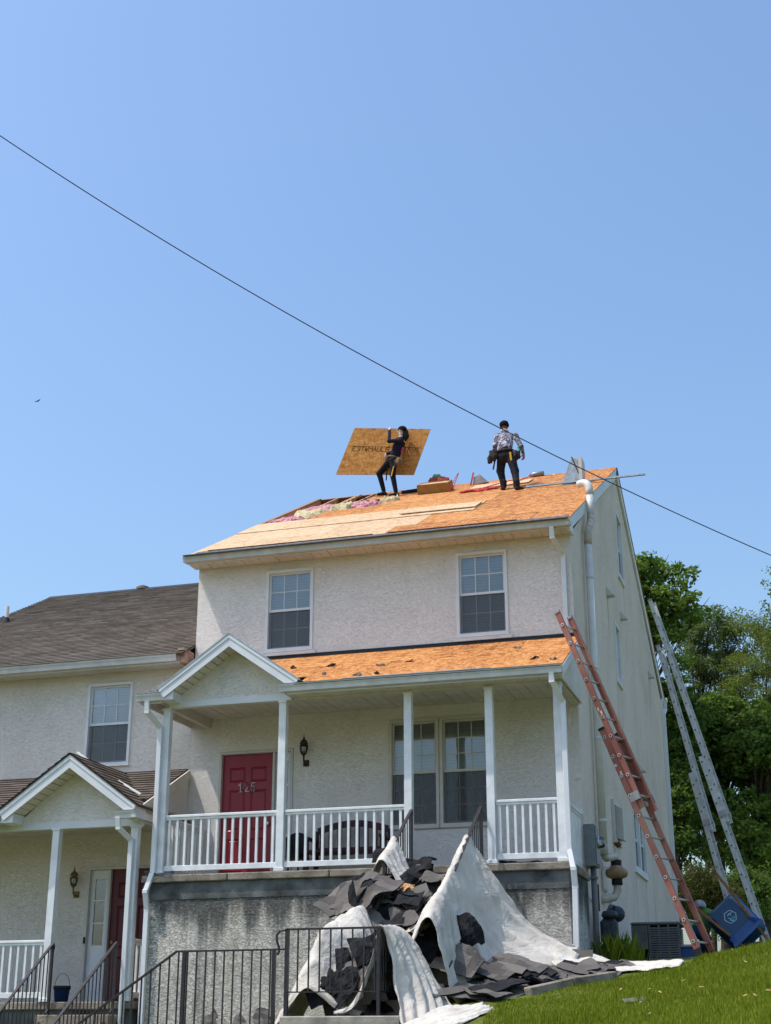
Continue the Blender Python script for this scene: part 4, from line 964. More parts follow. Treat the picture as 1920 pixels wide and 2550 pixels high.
# ------------------------------------------------------------------ ladders
def ladder(label, foot, top, across, w, mat, split, sticker=False, group=None, rail=(.03, .085), dots=True):
    """two overlapping sections; across = unit vector of the rungs; w = width; split = (base length share, fly start share)"""
    foot, top, ac = Vector(foot), Vector(top), Vector(across).normalized(); d = (top-foot); L = d.length; d.normalize(); nrm = d.cross(ac).normalized()
    if nrm.z < 0: nrm = -nrm
    e = empty('extension_ladder', foot, label, 'ladder', group)
    secs = [(0, split[0]*L, 0.0, w), (split[1]*L, L, rail[1]*.95, w-.07)]
    for k, (a, b, off, ww) in enumerate(secs):
        for s in (-1, 1):
            p = foot + d*a + ac*s*ww/2 + nrm*off; q = foot + d*b + ac*s*ww/2 + nrm*off
            m = MB(); m.bar(p, q, rail[1], .012, up=ac)       # web
            m.bar(p+nrm*rail[1]*.46-ac*s*.012, q+nrm*rail[1]*.46-ac*s*.012, .007, .026, up=ac); m.bar(p-nrm*rail[1]*.46-ac*s*.012, q-nrm*rail[1]*.46-ac*s*.012, .007, .026, up=ac)
            r = m.build('rail', M[mat], e)
        n = int((b-a)/.30); first = None; fd = None
        for i in range(n):
            c = foot + d*(a+.2+.30*i) + nrm*off
            if first is None:
                first = MB().tube([c-ac*(ww/2-.008), c+ac*(ww/2-.008)], .016, 8).build('rung', M['rung_metal'], e, True); c0 = c
                if dots:
                    fd = []
                    for s in (-1, 1):
                        fd.append(MB().tube([c+ac*s*(ww/2+.005), c+ac*s*(ww/2+.014)], .026, 10).build('rung_end', M['rung_metal'], e))
                        fd.append(MB().tube([c+ac*s*(ww/2+.0135), c+ac*s*(ww/2+.017)], .014, 8).build('rung_hole', M['dark_void'], e))
            else:
                dupe(first, e, c-c0)
                for q in fd or []: dupe(q, e, c-c0)
        if k == 0:
            for s in (-1, 1):
                c = foot + ac*s*ww/2; MB().bar(c-d*.01, c+d*.10, .09, .03, up=ac).build('shoe', M['rubber'], e)
        for s in (-1, 1):
            c = foot + d*(b-.03) + ac*s*ww/2+nrm*off; MB().bar(c, c+d*.035, rail[1]*1.06, .032, up=ac).build('rail_cap', M['ladder_yoke' if k else 'rubber'], e)
    for s in (-1, 1):
        c = foot + d*(split[1]*L+.12) + ac*s*(w/2); MB().bar(c+nrm*.05, c+d*.12+nrm*.05, .16, .02, up=ac).build('rung_lock', M['ladder_yoke'], e)
    if sticker:
        rs = random.Random(4)
        for t in (.22, .255, .50, .66, .70, .745):
            for s in (-1, 1):
                if s == 1 and rs.random() < .5: continue
                k = 0 if t < split[0] else 1; off = secs[k][2]; ww = secs[k][3]
                c = foot + d*(L*t) + nrm*off
                for j in range(3):
                    cc = c + d*(.07*j) + ac*s*(ww/2+.0065)+nrm*rs.uniform(-.02, .02); MB().bar(cc, cc+d*(.03+.05*rs.random()), .05*rs.uniform(.4, 1), .002, up=ac).build('sticker', M['sticker' if rs.random() < .7 else 'sticker_red'], e)
    # pull rope
    rp = [foot+d*(L*.03)-nrm*.03+ac*.02, foot+d*(L*.3)-nrm*.06, foot+d*(split[0]*L-.2)-nrm*.03]
    MB().tube(rp, .006, 5).build('rope', M['sticker'], e)
    return e
yl = -1.02
ft = at(1762, 2385, Y=yl); ft[2] = float(gz(ft[0], yl))+.01
tp = at(1392, 1535, Y=yl)
ladder('orange fibreglass extension ladder leaning on the end of the porch roof', ft, tp, (-.40, -.915, .02), .42, 'fibreglass', (.64, .40), True)
def rakept(u):
    best = None
    for yy in np.linspace(7, 13, 600):
        z = RZ-.5165*(yy-RY)+.02; dd = np.array([.07, yy, z])-CAM; w = dd@_fw; uu = 960+FPX*(dd@_rt)/w
        if best is None or abs(uu-u) < best[0]: best = (abs(uu-u), yy, z)
    return best[1], best[2]
yy, zz = rakept(1599); f2 = at(1930, 2330, Y=yy); f2[2] = float(gz(f2[0], yy)); d2 = np.array([.07, yy, zz])-f2
ladder('tall aluminium extension ladder, the rightmost one, leaning on the rear roof edge', f2, f2+d2*.95, (.16, .985, 0), .40, 'aluminium', (.56, .38))
yy, zz = rakept(1623); f3 = at(1862, 2345, Y=yy); f3[2] = float(gz(f3[0], yy)); d3 = np.array([.07, yy, zz])-f3
ladder('aluminium extension ladder between the orange ladder and the rightmost ladder', f3, f3+d3*.95, (.16, .985, 0), .38, 'aluminium', (.60, .42))
# ------------------------------------------------------------------ things on the roof
def roofz(y): return EZ+(y+.47)*(RZ-EZ)/(RY+.47)
def rp(x, s, h=0): return rfA(x, s, h)
def sy(y): return (y+.47)*LA/(RY+.47)
CS, SN = (RY+.47)/LA, (RZ-EZ)/LA
# metal vent hood the pipe runs into
vh = empty('roof_vent_hood', (-.5, 4.0, roofz(4.0)), 'grey sheet metal wedge hood standing on the roof edge beside the vent pipe', 'vent')
h0 = roofz(3.95)
A, B_, C_ = (-.74, 4.05, h0+.03), (-.52, 4.05, h0+.60), (-.40, 4.05, h0+.57)
MB().prism([(-.76, 3.95, h0-.02), (-.38, 3.95, h0-.02), (-.42, 3.95, h0+.52), (-.54, 3.95, h0+.58)], (0, .30, 0)).build('wedge', M['galvanised'], vh, bv=.008)
MB().box(-.40, -.335, 3.90, 4.28, h0-.06, h0+.54).build('end_post', M['frame_tan'], vh)
MB().bar((-.53, 3.942, h0+.57), (-.41, 3.942, h0+.22), .02, .012, up=(0, 1, 0)).build('seam', M['flash_black'], vh)
# long pole lying over the rake
tag(MB().bar((-1.45, 4.02, roofz(4.02)+.045), (.86, 3.80, roofz(3.80)+.075), .05, .03).build('long_pole', M['galvanised']), 'thin metal pole on the roof jutting past the right edge', 'pole')
# loose boards
def board(label, x0, x1, s0, s1, h, skew, mat='osb_new', t=.014):
    m = MB(); V = [rp(x0, s0, h), rp(x1, s0+skew, h), rp(x1, s1+skew, h), rp(x0, s1, h)]; n = Vector((0, -SN, CS))*t
    m.add(V+[v+n for v in V], [(0, 3, 2, 1), (4, 5, 6, 7), (0, 1, 5, 4), (1, 2, 6, 5), (2, 3, 7, 6), (3, 0, 4, 7)])
    return tag(m.build('loose_board', M[mat]), label, 'board')
board('pale loose board under the man walking on the roof', -2.75, -1.58, sy(4.80), sy(4.80)+.62, .015, .18)
board('narrow pale board lying low on the roof with a slanted end', -3.4, -1.98, sy(1.95), sy(2.55), .03, -.03)
# crate, bags, carton
bx = empty('wooden_crate', (-3.55, 5.05, roofz(5.0)), 'low brown wooden crate on the roof between the two men', 'crate')
m = MB(); zc = roofz(5.0)
def rb(m, x0, x1, s0, s1, h0, h1): return m.box(x0, x1, s0, s1, h0, h1, rfA)
rb(MB(), -3.88, -3.22, sy(4.95), sy(4.95)+.02, .006, .20).build('side_board', M['box_brown'], bx); rb(MB(), -3.88, -3.22, sy(4.95)+.42, sy(4.95)+.44, .006, .20).build('side_board', M['box_brown'], bx)
rb(MB(), -3.88, -3.86, sy(4.95)+.021, sy(4.95)+.419, .006, .20).build('end_board', M['box_brown'], bx); rb(MB(), -3.24, -3.22, sy(4.95)+.021, sy(4.95)+.419, .006, .20).build('end_board', M['box_brown'], bx)
rb(MB(), -3.86, -3.24, sy(4.95)+.021, sy(4.95)+.419, .17, .19).build('lid', M['lumber'], bx)
def blob(name, mat, label, cat, c, r, seed, parent=None):
    rr = np.random.default_rng(seed); ph = rr.random((6, 3))*6.3; V = []; F = []; nu, nv = 20, 10
    for j in range(nv+1):
        th = math.pi*j/nv
        for i in range(nu):
            a = 2*math.pi*i/nu; d = np.array([math.sin(th)*math.cos(a), math.sin(th)*math.sin(a), math.cos(th)])
            k = 1+.22*sum(math.sin(4*d[q % 3]*(1+q*.4)+ph[q, 0]) for q in range(5))/2.2
            V.append((c[0]+d[0]*r[0]*k, c[1]+d[1]*r[1]*k, c[2]+d[2]*r[2]*k))
    for j in range(nv):
        for i in range(nu): F.append((j*nu+i, j*nu+(i+1) % nu, (j+1)*nu+(i+1) % nu, (j+1)*nu+i))
    return tag(mesh_obj(name, V, F, M[mat], parent, True), label, cat)
q = at(400+1590*.4322, 1020+402*.4322, Y=5.75)
blob('green_bag', 'bag_green', 'crumpled green bag at the ridge behind the wooden crate', 'bag', q, (.14, .1, .10), 2)
blob('red_bag', 'bag_red', 'dark red bag at the ridge below the green bag', 'bag', q+np.array([.06, -.1, -.13]), (.22, .12, .12), 5)
q = at(400+1450*.4322, 1020+470*.4322, Y=5.5)
tag(MB().tube([(q[0]-.22, q[1], q[2]-.03), (q[0]+.22, q[1]+.02, q[2]-.0)], .06, 10).build('black_roll', M['scrap_felt']), 'short roll of black felt left of the wooden crate', 'roll')
ca = empty('open_carton', (-2.68, 5.75, roofz(5.75)), 'small grey open carton with a red strap near the ridge', 'carton')
q = at(1080+335*.336, 1020+520*.336, Y=5.7)
MB().prism([(q[0]-.13, q[1], q[2]-.10), (q[0]+.20, q[1], q[2]-.07), (q[0]+.02, q[1], q[2]+.12), (q[0]-.11, q[1], q[2]+.07)], (0, .22, 0)).build('body', M['carton_grey'], ca)
MB().bar((q[0]-.18, q[1]-.01, q[2]-.12), (q[0]-.11, q[1]-.01, q[2]+.17), .03, .02, up=(0, 1, 0)).build('strap', M['hose_red'], ca)
# air hose
hs = []
rr = random.Random(9)
for k in range(150):
    t = k/149; x = -2.88+.40*(math.sin(k*.62)*.5+.5)*(1+.15*math.sin(k*.13))+.42*t; s = sy(4.42)+.10*math.sin(k*.62*2+1)+.26*t; hs.append(rp(x, s, .018+.012*(1+math.sin(k*1.7))))
hs += [rp(-1.95, sy(4.9), .1), rp(-1.85, sy(5.2), .05), rp(-1.72, sy(5.7), .04), rp(-1.70, sy(5.95), .08)]
tag(MB().tube(hs, .011, 5).build('air_hose', M['hose_red']), 'tangled red air hose lying on the roof deck', 'hose')
pts = [rp(-3.18, sy(4.75)+.3*t, .02+.35*math.sin(t*math.pi)) + Vector((.22*math.sin(t*3.1), 0, 0)) for t in np.linspace(0, 1, 14)]
tag(MB().tube(pts, .008, 5).build('hose_loop', M['hose_red']), 'single red hose loop standing up beside the wooden crate', 'hose')
ng = empty('nail_gun', (-1.6, 6.0, RZ-.05), 'grey nail gun lying on the ridge right of the walking man', 'nail gun')
q = at(1080+765*.336, 1020+486*.336, Y=6.0)
MB().tube([(q[0]-.15, q[1], q[2]-.02), (q[0]-.06, q[1], q[2]+.02), (q[0]+.15, q[1], q[2]+.03)], [.04, .055, .05], 10).build('body', M['tool_grey'], ng, True)
MB().bar((q[0]-.05, q[1], q[2]-.04), (q[0]-.19, q[1], q[2]-.06), .05, .03).build('magazine', M['flash_black'], ng)
MB().tube([(q[0]+.05, q[1], q[2]), (q[0]+.1, q[1]-.05, q[2]-.08), (q[0]+.02, q[1]-.25, q[2]-.18)], .01, 5).build('hose_end', M['hose_red'], ng)
q = at(1080+870*.336, 1020+488*.336, Y=6.1)
tag(MB().tube([(q[0]-.08, q[1], q[2]-.03), (q[0], q[1], q[2]), (q[0]+.08, q[1], q[2]+.01)], .018, 6).build('hose_fitting', M['tool_grey']), 'small grey hose fitting near the ridge right of the nail gun', 'fitting')

# ------------------------------------------------------------------ people (signed-distance bodies meshed by surface nets)
def surf_nets(Fv, org, h):
    ins = Fv < 0; nx, ny, nz = Fv.shape
    c = np.zeros((nx-1, ny-1, nz-1), int)
    for i in (0, 1):
        for j in (0, 1):
            for k in (0, 1): c += ins[i:nx-1+i, j:ny-1+j, k:nz-1+k]
    act = (c > 0) & (c < 8); idx = -np.ones(act.shape, int); A = np.argwhere(act); idx[act] = np.arange(len(A))
    P = np.zeros((len(A), 3)); N = np.zeros(len(A))
    corners = [(i, j, k) for i in (0, 1) for j in (0, 1) for k in (0, 1)]
    for a in corners:
        for b in corners:
            if sum(abs(x-y) for x, y in zip(a, b)) != 1 or a > b: continue
            fa = Fv[tuple((A+np.array(a)).T)]; fb = Fv[tuple((A+np.array(b)).T)]; m = (fa < 0) != (fb < 0)
            t = np.where(m, fa/(fa-fb+1e-12), 0); p = np.array(a)+t[:, None]*(np.array(b)-np.array(a))
            P += np.where(m[:, None], p, 0); N += m
    V = org+(A+P/N[:, None])*h; Q = []
    for ax in range(3):
        sl0 = [slice(None)]*3; sl1 = [slice(None)]*3; sl0[ax] = slice(0, -1); sl1[ax] = slice(1, None)
        m = ins[tuple(sl0)] != ins[tuple(sl1)]; E_ = np.argwhere(m); b, c_ = [q for q in range(3) if q != ax]
        ok = (E_[:, b] > 0) & (E_[:, c_] > 0) & (E_[:, b] < Fv.shape[b]-1) & (E_[:, c_] < Fv.shape[c_]-1); E_ = E_[ok]
        def cell(db, dc):
            q = E_.copy(); q[:, b] += db; q[:, c_] += dc; return idx[tuple(q.T)]
        q = np.stack([cell(-1, -1), cell(0, -1), cell(0, 0), cell(-1, 0)], -1)
        flip = ins[tuple(E_.T)]; 
        if ax == 1: flip = ~flip
        q[~flip] = q[~flip][:, ::-1]; Q.append(q)
    return V, np.concatenate(Q)
def body(name, prims, mats, parent, h=.011, pad=.03, k0=.028):
    """prims: (p, q, r1, r2, material, blend[, squash]) tapered capsules"""
    pts = np.array([p for r in prims for p in (r[0], r[1])]); rm = max(max(r[2], r[3]) for r in prims)
    lo = pts.min(0)-rm-pad; n = np.ceil((pts.max(0)+rm+pad-lo)/h).astype(int)+1
    D = np.full(n, 1.0); T = np.zeros(n, int); best = np.full(n, 1.0)
    for r in prims:
        p, q = np.array(r[0], float), np.array(r[1], float); r1, r2, mt = r[2], r[3], r[4]; k = r[5] if len(r) > 5 else k0; R_ = max(r1, r2)
        i0 = np.maximum(((np.minimum(p, q)-R_-k*2-.04-lo)/h).astype(int), 0); i1 = np.minimum(((np.maximum(p, q)+R_+k*2+.04-lo)/h).astype(int)+2, n)
        sl = tuple(slice(a, b) for a, b in zip(i0, i1)); g = np.meshgrid(*[lo[d]+h*np.arange(i0[d], i1[d]) for d in range(3)], indexing='ij'); X = np.stack(g, -1)
        d = q-p; L2 = d@d+1e-12; t = np.clip(((X-p)@d)/L2, 0, 1); dist = np.linalg.norm(X-p-t[..., None]*d, axis=-1)-(r1+(r2-r1)*t)
        b = best[sl]; m = dist < b; T[sl][m] = mt; b[m] = dist[m]
        o = D[sl]; hh = np.clip(.5+.5*(o-dist)/k, 0, 1); D[sl] = o*(1-hh)+dist*hh-k*hh*(1-hh)
    V, Q = surf_nets(D, lo, h); cen = V[Q].mean(1); ii = np.clip(np.round((cen-lo)/h).astype(int), 0, n-1); mi = T[tuple(ii.T)]
    return mesh_obj(name, V, Q.tolist(), [M[x] for x in mats], parent, True, mi)
def hand(P, wrist, dirv, palmn, mat, s=1.0, curl=.5):
    """palm and five fingers; dirv wrist->fingers, palmn = palm facing"""
    d = Vector(dirv).normalized(); n = Vector(palmn); n = (n-d*n.dot(d)).normalized(); a = d.cross(n).normalized(); w = Vector(wrist)
    P.append((w, w+d*.045*s, .026*s, .030*s, mat, .012)); P.append((w+d*.03*s-a*.018*s, w+d*.075*s-a*.022*s, .019*s, .017*s, mat, .012)); P.append((w+d*.03*s+a*.018*s, w+d*.075*s+a*.022*s, .019*s, .017*s, mat, .012))
    for i, (off, l) in enumerate(((-.030, .060), (-.010, .075), (.011, .070), (.030, .052))):
        b = w+d*.08*s+a*off*s; c1 = b+(d*math.cos(curl)+n*math.sin(curl))*l*.55*s; c2 = c1+(d*math.cos(curl*2.1)+n*math.sin(curl*2.1))*l*.5*s
        P.append((b, c1, .0105*s, .0095*s, mat, .004)); P.append((c1, c2, .0095*s, .008*s, mat, .004))
    b = w+d*.025*s-a*.03*s; c1 = b+(d*.6-a*.7+n*.4).normalized()*.04*s; c2 = c1+(d*.85-a*.1+n*.5).normalized()*.03*s
    P.append((b, c1, .013*s, .011*s, mat, .006)); P.append((c1, c2, .011*s, .009*s, mat, .004))
def head(P, c, face, up, mat, hair, s=1.0):
    """head with nose, brow, chin, ears; face = direction the face looks"""
    f = Vector(face).normalized(); u = Vector(up).normalized(); u = (u-f*u.dot(f)).normalized(); a = f.cross(u); c = Vector(c)
    P.append((c+u*.035*s-f*.012*s, c+u*.03*s+f*.012*s, .078*s, .076*s, mat, .02)); P.append((c-u*.035*s+f*.022*s, c-u*.062*s+f*.034*s, .056*s, .040*s, mat, .03))
    P.append((c+u*.002*s+f*.084*s, c-u*.026*s+f*.098*s, .009*s, .014*s, mat, .012))                # nose
    for s_ in (-1, 1):
        P.append((c+a*.080*s*s_+u*.012*s, c+a*.080*s*s_-u*.022*s, .012*s, .010*s, mat, .01))      # ears
        P.append((c+a*.032*s*s_+u*.022*s+f*.076*s, c+a*.014*s*s_+u*.022*s+f*.082*s, .009*s, .009*s, mat, .01))  # brow
        P.append((c+a*.030*s*s_+u*.004*s+f*.074*s, c+a*.028*s*s_+u*.004*s+f*.0745*s, .0085*s, .0085*s, hair, .002))  # eye
    P.append((c-a*.022*s-u*.050*s+f*.082*s, c+a*.022*s-u*.050*s+f*.082*s, .007*s, .007*s, mat, .006))  # mouth
    return f, u, a
def cap_mesh(name, mat, parent, c, f, u, a, s=1.0, back=0, brim=False):
    V = []; F = []; nu, nv = 18, 8; c = Vector(c)
    for j in range(nv+1):
        th = R(128)*j/nv
        for i in range(nu):
            ph = 2*math.pi*i/nu; r = .092*s; k = 1+(.12 if math.cos(ph) < -.2 else 0)*math.sin(th)
            thh = th*(1 if math.cos(ph) < .3 else .72)
            d = f*math.cos(ph)*math.sin(thh)*1.06+a*math.sin(ph)*math.sin(thh)+u*math.cos(thh); V.append(c+u*.03*s+d*r*k)
    for j in range(nv):
        for i in range(nu): F.append((j*nu+i, j*nu+(i+1) % nu, (j+1)*nu+(i+1) % nu, (j+1)*nu+i))
    o = mesh_obj(name, V, F, M[mat], parent, True); md = o.modifiers.new('s', 'SOLIDIFY'); md.thickness = .006; return o

def U1(u, v, y): return Vector(at(820+u*.168, 1030+v*.168, Y=y))
def U2(u, v, y): return Vector(at(1180+u*.096, 1030+v*.096, Y=y))
# --- man carrying the sheet
yc = 5.20
zf = lambda p: roofz(p.y)
aL, aR = U1(805, 1160, 5.42), U1(985, 1175, 5.12)
aL.z = max(aL.z, roofz(aL.y)+.085); aR.z = max(aR.z, roofz(aR.y)+.085)
kL, kR = U1(742, 890, 5.36), U1(938, 900, 5.10); hL, hR = U1(900, 705, 5.32), U1(955, 700, 5.14)
ws = U1(975, 620, 5.22); chs = U1(1030, 480, 5.22); nk = U1(1062, 350, 5.23); hd = U1(1078, 262, 5.24)
shN, shF = U1(1060, 402, 5.06), U1(1020, 400, 5.38)
p1 = empty('person', (aR.x, aR.y, roofz(aR.y)), 'person in dark clothes and cap with knees bent carrying a wood sheet on the roof', 'person')
P = []; SH, TR, SK, BT, HR, GL = 0, 1, 2, 3, 4, 5
P += [(ws, chs, .105, .118, SH), (chs, nk-Vector((0, 0, .05)), .118, .065, SH), (shF, shN, .062, .062, SH), (nk-Vector((0, 0, .06)), nk+Vector((0, 0, .06)), .046, .044, SK, .015), ((hL+hR)/2, ws, .112, .104, TR), (hL, hR, .088, .088, TR)]
for h_, k_, a_, tw in ((hL, kL, aL, 1), (hR, kR, aR, -1)):
    P += [(h_, k_, .082, .060, TR), (k_, a_+Vector((0, 0, .04)), .060, .046, TR), (a_+Vector((.02, .01, -.03)), a_+Vector((-.11, -.02, -.05)), .040, .032, BT, .015), (a_+Vector((.05, 0, -.05)), a_+Vector((.0, 0, -.02)), .032, .04, BT, .015)]
elN = U1(888, 408, 5.04); wrN = U1(893, 258, 5.22)
P += [(shN, elN, .048, .040, SH), (elN, wrN, .039, .029, SH)]
hand(P, wrN, (.05, .10, 1), (0, 1, .1), SK, .85, .7)
elF = U1(965, 560, 5.28); wrF = U1(860, 595, 5.30)
P += [(shN+Vector((.02, .12, -.02)), elF, .045, .038, SH), (elF, wrF, .038, .030, SH)]
hand(P, wrF, (-.7, .5, -.6), (0, 1, 0), GL, .9, .4)
f, u, a = head(P, hd, (-.93, -.30, .06), (-.05, 0, 1), SK, HR, .92)
body('body', P, ['navy_shirt', 'black_trousers', 'skin_light', 'boot_black', 'hair_dark', 'glove_white'], p1)
cap_mesh('cap', 'cap_black', p1, hd, f, u, a, .98)
blob('hair', 'hair_dark', None, None, hd-f*.085-u*.075, (.07, .07, .12), 8, p1)
blob('tool_pouch', 'leather_tan', None, None, U1(1030, 720, 5.02), (.085, .06, .10), 12, p1)
m = MB(); c = (ws+(hL+hR)/2)/2
m.tube([c+Vector((.125*math.cos(t), .115*math.sin(t), .02*math.sin(t*2))) for t in np.linspace(0, 2*math.pi, 20)], .022, 6); m.build('tool_belt', M['leather_tan'], p1, True)
MB().bar(U1(955, 780, 4.99), U1(918, 930, 4.99), .022, .022).build('hammer_handle', M['tool_yellow'], p1); MB().bar(U1(960, 690, 5.0), U1(975, 800, 5.0), .028, .02).build('hammer_loop', M['leather_dark'], p1)
MB().bar(U1(860, 780, 5.05), U1(843, 990, 5.05), .02, .02).build('strap', M['cap_black'], p1)
MB().bar(U1(1098, 500, 5.085), U1(1075, 585, 5.085), .05, .006, up=(0, 1, 0)).build('shirt_print', M['print_red'], p1)
# the sheet he carries, slightly tilted back, held behind him
qs = [U1(375, 212, 5.42), U1(1500, 228, 5.42), U1(1252, 908, 5.36), U1(97, 903, 5.36)]
ex = (qs[1]-qs[0]); ey = (qs[3]-qs[0]); nrm = ex.cross(ey).normalized()
if nrm.y < 0: nrm = -nrm
bd = MB(); bd.cur = 0; bd.add([*qs], [(0, 3, 2, 1)]); bd.add([q+nrm*.014 for q in qs], [(0, 1, 2, 3)]); bd.cur = 1; bd.add([*qs, *[q+nrm*.014 for q in qs]], [(0, 1, 5, 4), (1, 2, 6, 5), (2, 3, 7, 6), (3, 0, 4, 7)])
os_ = bd.build('wood_sheet', [M['osb_under'], M['osb_edge']]); tag(os_, 'large strand board sheet held up against the sky by a worker', 'board')
# print across the sheet (illegible block lettering)
def Q(u, v): return qs[0]+ex*u+ey*v-nrm*.002
GLY = {'E': [(0, 0, 0, 1), (0, 0, 1, 0), (0, .5, .8, .5), (0, 1, 1, 1)], '3': [(1, 0, 1, 1), (0, 0, 1, 0), (.2, .5, 1, .5), (0, 1, 1, 1)], 'T': [(0, 0, 1, 0), (.5, 0, .5, 1)], 'W': [(0, 0, .25, 1), (.25, 1, .5, .3), (.5, .3, .75, 1), (.75, 1, 1, 0)], 'A': [(0, 1, .5, 0), (.5, 0, 1, 1), (.25, .6, .75, .6)], 'U': [(0, 0, 0, 1), (0, 1, 1, 1), (1, 1, 1, 0)], 'L': [(0, 0, 0, 1), (0, 1, 1, 1)], 'S': [(1, 0, 0, 0), (0, 0, 0, .5), (0, .5, 1, .5), (1, .5, 1, 1), (1, 1, 0, 1)], 'V': [(0, .1, .5, .7), (.5, .7, 1, .1), (0, .1, 1, .1)], 'M': [(0, 1, 0, 0), (0, 0, .5, .5), (.5, .5, 1, 0), (1, 0, 1, 1)]}
pr = MB(); txt = 'E3TWMAULS  EET V'
for i, chh in enumerate(txt):
    if chh == ' ': continue
    u0 = .085+i*.0545; wd = .042
    for (a0, b0, a1, b1) in GLY[chh]:
        s_, e_ = Q(u0+a0*wd, .405+b0*.085), Q(u0+a1*wd, .405+b1*.085); pr.bar(s_, e_, .012, .002, up=nrm)
pr.bar(Q(.07, .392), Q(.94, .392), .006, .002, up=nrm); pr.build('printed_lettering', M['osb_ink'], os_)
# --- man walking, back to the camera
y2 = 4.05
fL, fR = U2(770, 1860, 4.22), U2(1110, 1880, 3.98)
fL.z = roofz(fL.y)+.09; fR.z = roofz(fR.y)+.09
kL, kR = U2(690, 1490, 4.32), U2(1065, 1490, 4.10); hL, hR = U2(730, 1120, 4.18), U2(950, 1110, 4.14)
ws = U2(815, 930, 4.20); chs = U2(820, 690, 4.36); nk = U2(805, 500, 4.50); hd = U2(795, 345, 4.56)
sL, sR = U2(610, 590, 4.42), U2(1080, 590, 4.40)
p2 = empty('person', (fR.x, fR.y, roofz(fR.y)), 'person in grey camouflage shirt and tool belt seen from behind walking on the roof', 'person')
P = [(ws, chs, .112, .135, SH), (ws+Vector((-.05, 0, 0)), chs+Vector((-.05, 0, 0)), .09, .11, SH), (ws+Vector((.05, 0, 0)), chs+Vector((.05, 0, 0)), .09, .11, SH), (chs, nk-Vector((0, .02, .05)), .125, .06, SH), (sL, sR, .066, .066, SH), (nk-Vector((0, .02, .06)), hd, .05, .05, SK, .015), ((hL+hR)/2, ws, .125, .108, TR), (hL, hR, .098, .098, TR)]
for h_, k_, a_ in ((hL, kL, fL), (hR, kR, fR)):
    P += [(h_, k_, .100, .078, TR), (k_, a_+Vector((0, 0, .05)), .078, .058, TR), (a_+Vector((0, 0, .08)), a_+Vector((0, 0, .0)), .068, .062, TR, .01)]
P += [(fL+Vector((0, -.02, -.05)), fL+Vector((-.06, .12, -.03)), .042, .034, BT, .012), (fR+Vector((0, -.02, -.05)), fR+Vector((.09, .08, -.035)), .042, .034, BT, .012)]
eL, wL = U2(545, 840, 4.36), U2(560, 985, 4.50)
P += [(sL, eL, .054, .046, SH), (eL, wL, .043, .033, SH)]; hand(P, wL, (.1, .6, -.7), (1, 0, 0), SK, .9, .6)
eR, wR = U2(1225, 850, 4.34), U2(1280, 1040, 4.40)
P += [(sR, eR, .055, .046, SH), (eR, wR, .044, .032, SH)]; hand(P, wR, (.10, .10, -1), (-.9, .3, 0), SK, .95, .55)
f, u, a = head(P, hd, (.05, .95, -.25), (0, .2, 1), SK, HR, .95)
body('body', P, ['camo_shirt', 'grey_jeans', 'skin', 'boot', 'hair_dark'], p2)
cap_mesh('cap', 'cap_black', p2, hd-f*.01, f, u, a, 1.03)
m = MB(); m.tube([nk+Vector((.07*math.cos(t), .065*math.sin(t)-.01, .03+.01*math.sin(3*t))) for t in np.linspace(0, 2*math.pi, 18)], .018, 6); m.build('neckerchief', M['sticker'], p2, True)
c = (ws+(hL+hR)/2)/2+Vector((0, 0, .02)); m = MB(); m.tube([c+Vector((.165*math.cos(t), .135*math.sin(t), 0)) for t in np.linspace(0, 2*math.pi, 24)], .025, 6); m.build('tool_belt', M['leather_dark'], p2, True)
blob('tool_pouch', 'leather_dark', None, None, U2(510, 1080, 4.12), (.10, .07, .12), 3, p2); blob('tool_pouch', 'leather_dark', None, None, U2(1100, 1080, 4.10), (.075, .06, .12), 6, p2)
blob('hammer_head', 'leather_dark', None, None, U2(420, 1190, 4.12), (.045, .04, .085), 7, p2)
MB().bar(U2(545, 1230, 4.1), U2(500, 1450, 4.1), .026, .026).build('hammer_handle', M['rubber'], p2)
MB().bar(U2(940, 1000, 3.985), U2(968, 1210, 3.985), .035, .018).build('yellow_level', M['tool_yellow'], p2); MB().bar(U2(1145, 860, 4.05), U2(1180, 960, 4.05), .03, .03).build('green_tool', M['tool_green'], p2)
MB().tube([U2(1040, 560, 4.26), U2(1050, 640, 4.22), U2(1010, 715, 4.20)], .007, 5).build('strap', M['sticker'], p2)
# ------------------------------------------------------------------ wheelbarrow, third worker
h_ = Vector((-.66, .10, .74)).normalized(); w_ = Vector((-.72, -.06, -.69)); w_ = (w_-h_*w_.dot(h_)).normalized(); n_ = h_.cross(w_).normalized()
if n_.y > 0: n_ = -n_            # underside faces the camera
O = Vector(at(1828, 2292, Y=3.0))
def wl(a, b, c): return O + h_*a + w_*b + n_*c
wb = empty('wheelbarrow', (O.x+.3, O.y, float(gz(O.x+.3, O.y))), 'blue steel wheelbarrow tipped up on its nose with its underside showing', 'wheelbarrow')
def ring(a0, a1, b0, b1, c, r=.10, k=5):
    P = []
    for (a, b, t0) in ((a1-r, b1-r, 0), (a0+r, b1-r, 90), (a0+r, b0+r, 180), (a1-r, b0+r, 270)):
        for i in range(k+1): t = R(t0+90*i/k); P.append(wl(a+r*math.cos(t), b+r*math.sin(t), c))
    return P
m = MB(); rim = ring(-.40, .38, -.32, .32, -.22, .10); bot = ring(-.20, .31, -.22, .22, .03, .08); N_ = len(rim)
m.add(rim+bot, [(i, (i+1) % N_, N_+(i+1) % N_, N_+i) for i in range(N_)] + [tuple(range(N_, 2*N_))])
tr = m.build('tray', M['tray_blue'], wb); tr.modifiers.new('s', 'SOLIDIFY').thickness = .006
MB().tube(rim+[rim[0]], .011, 6).build('rim', M['leg_blue'], wb)
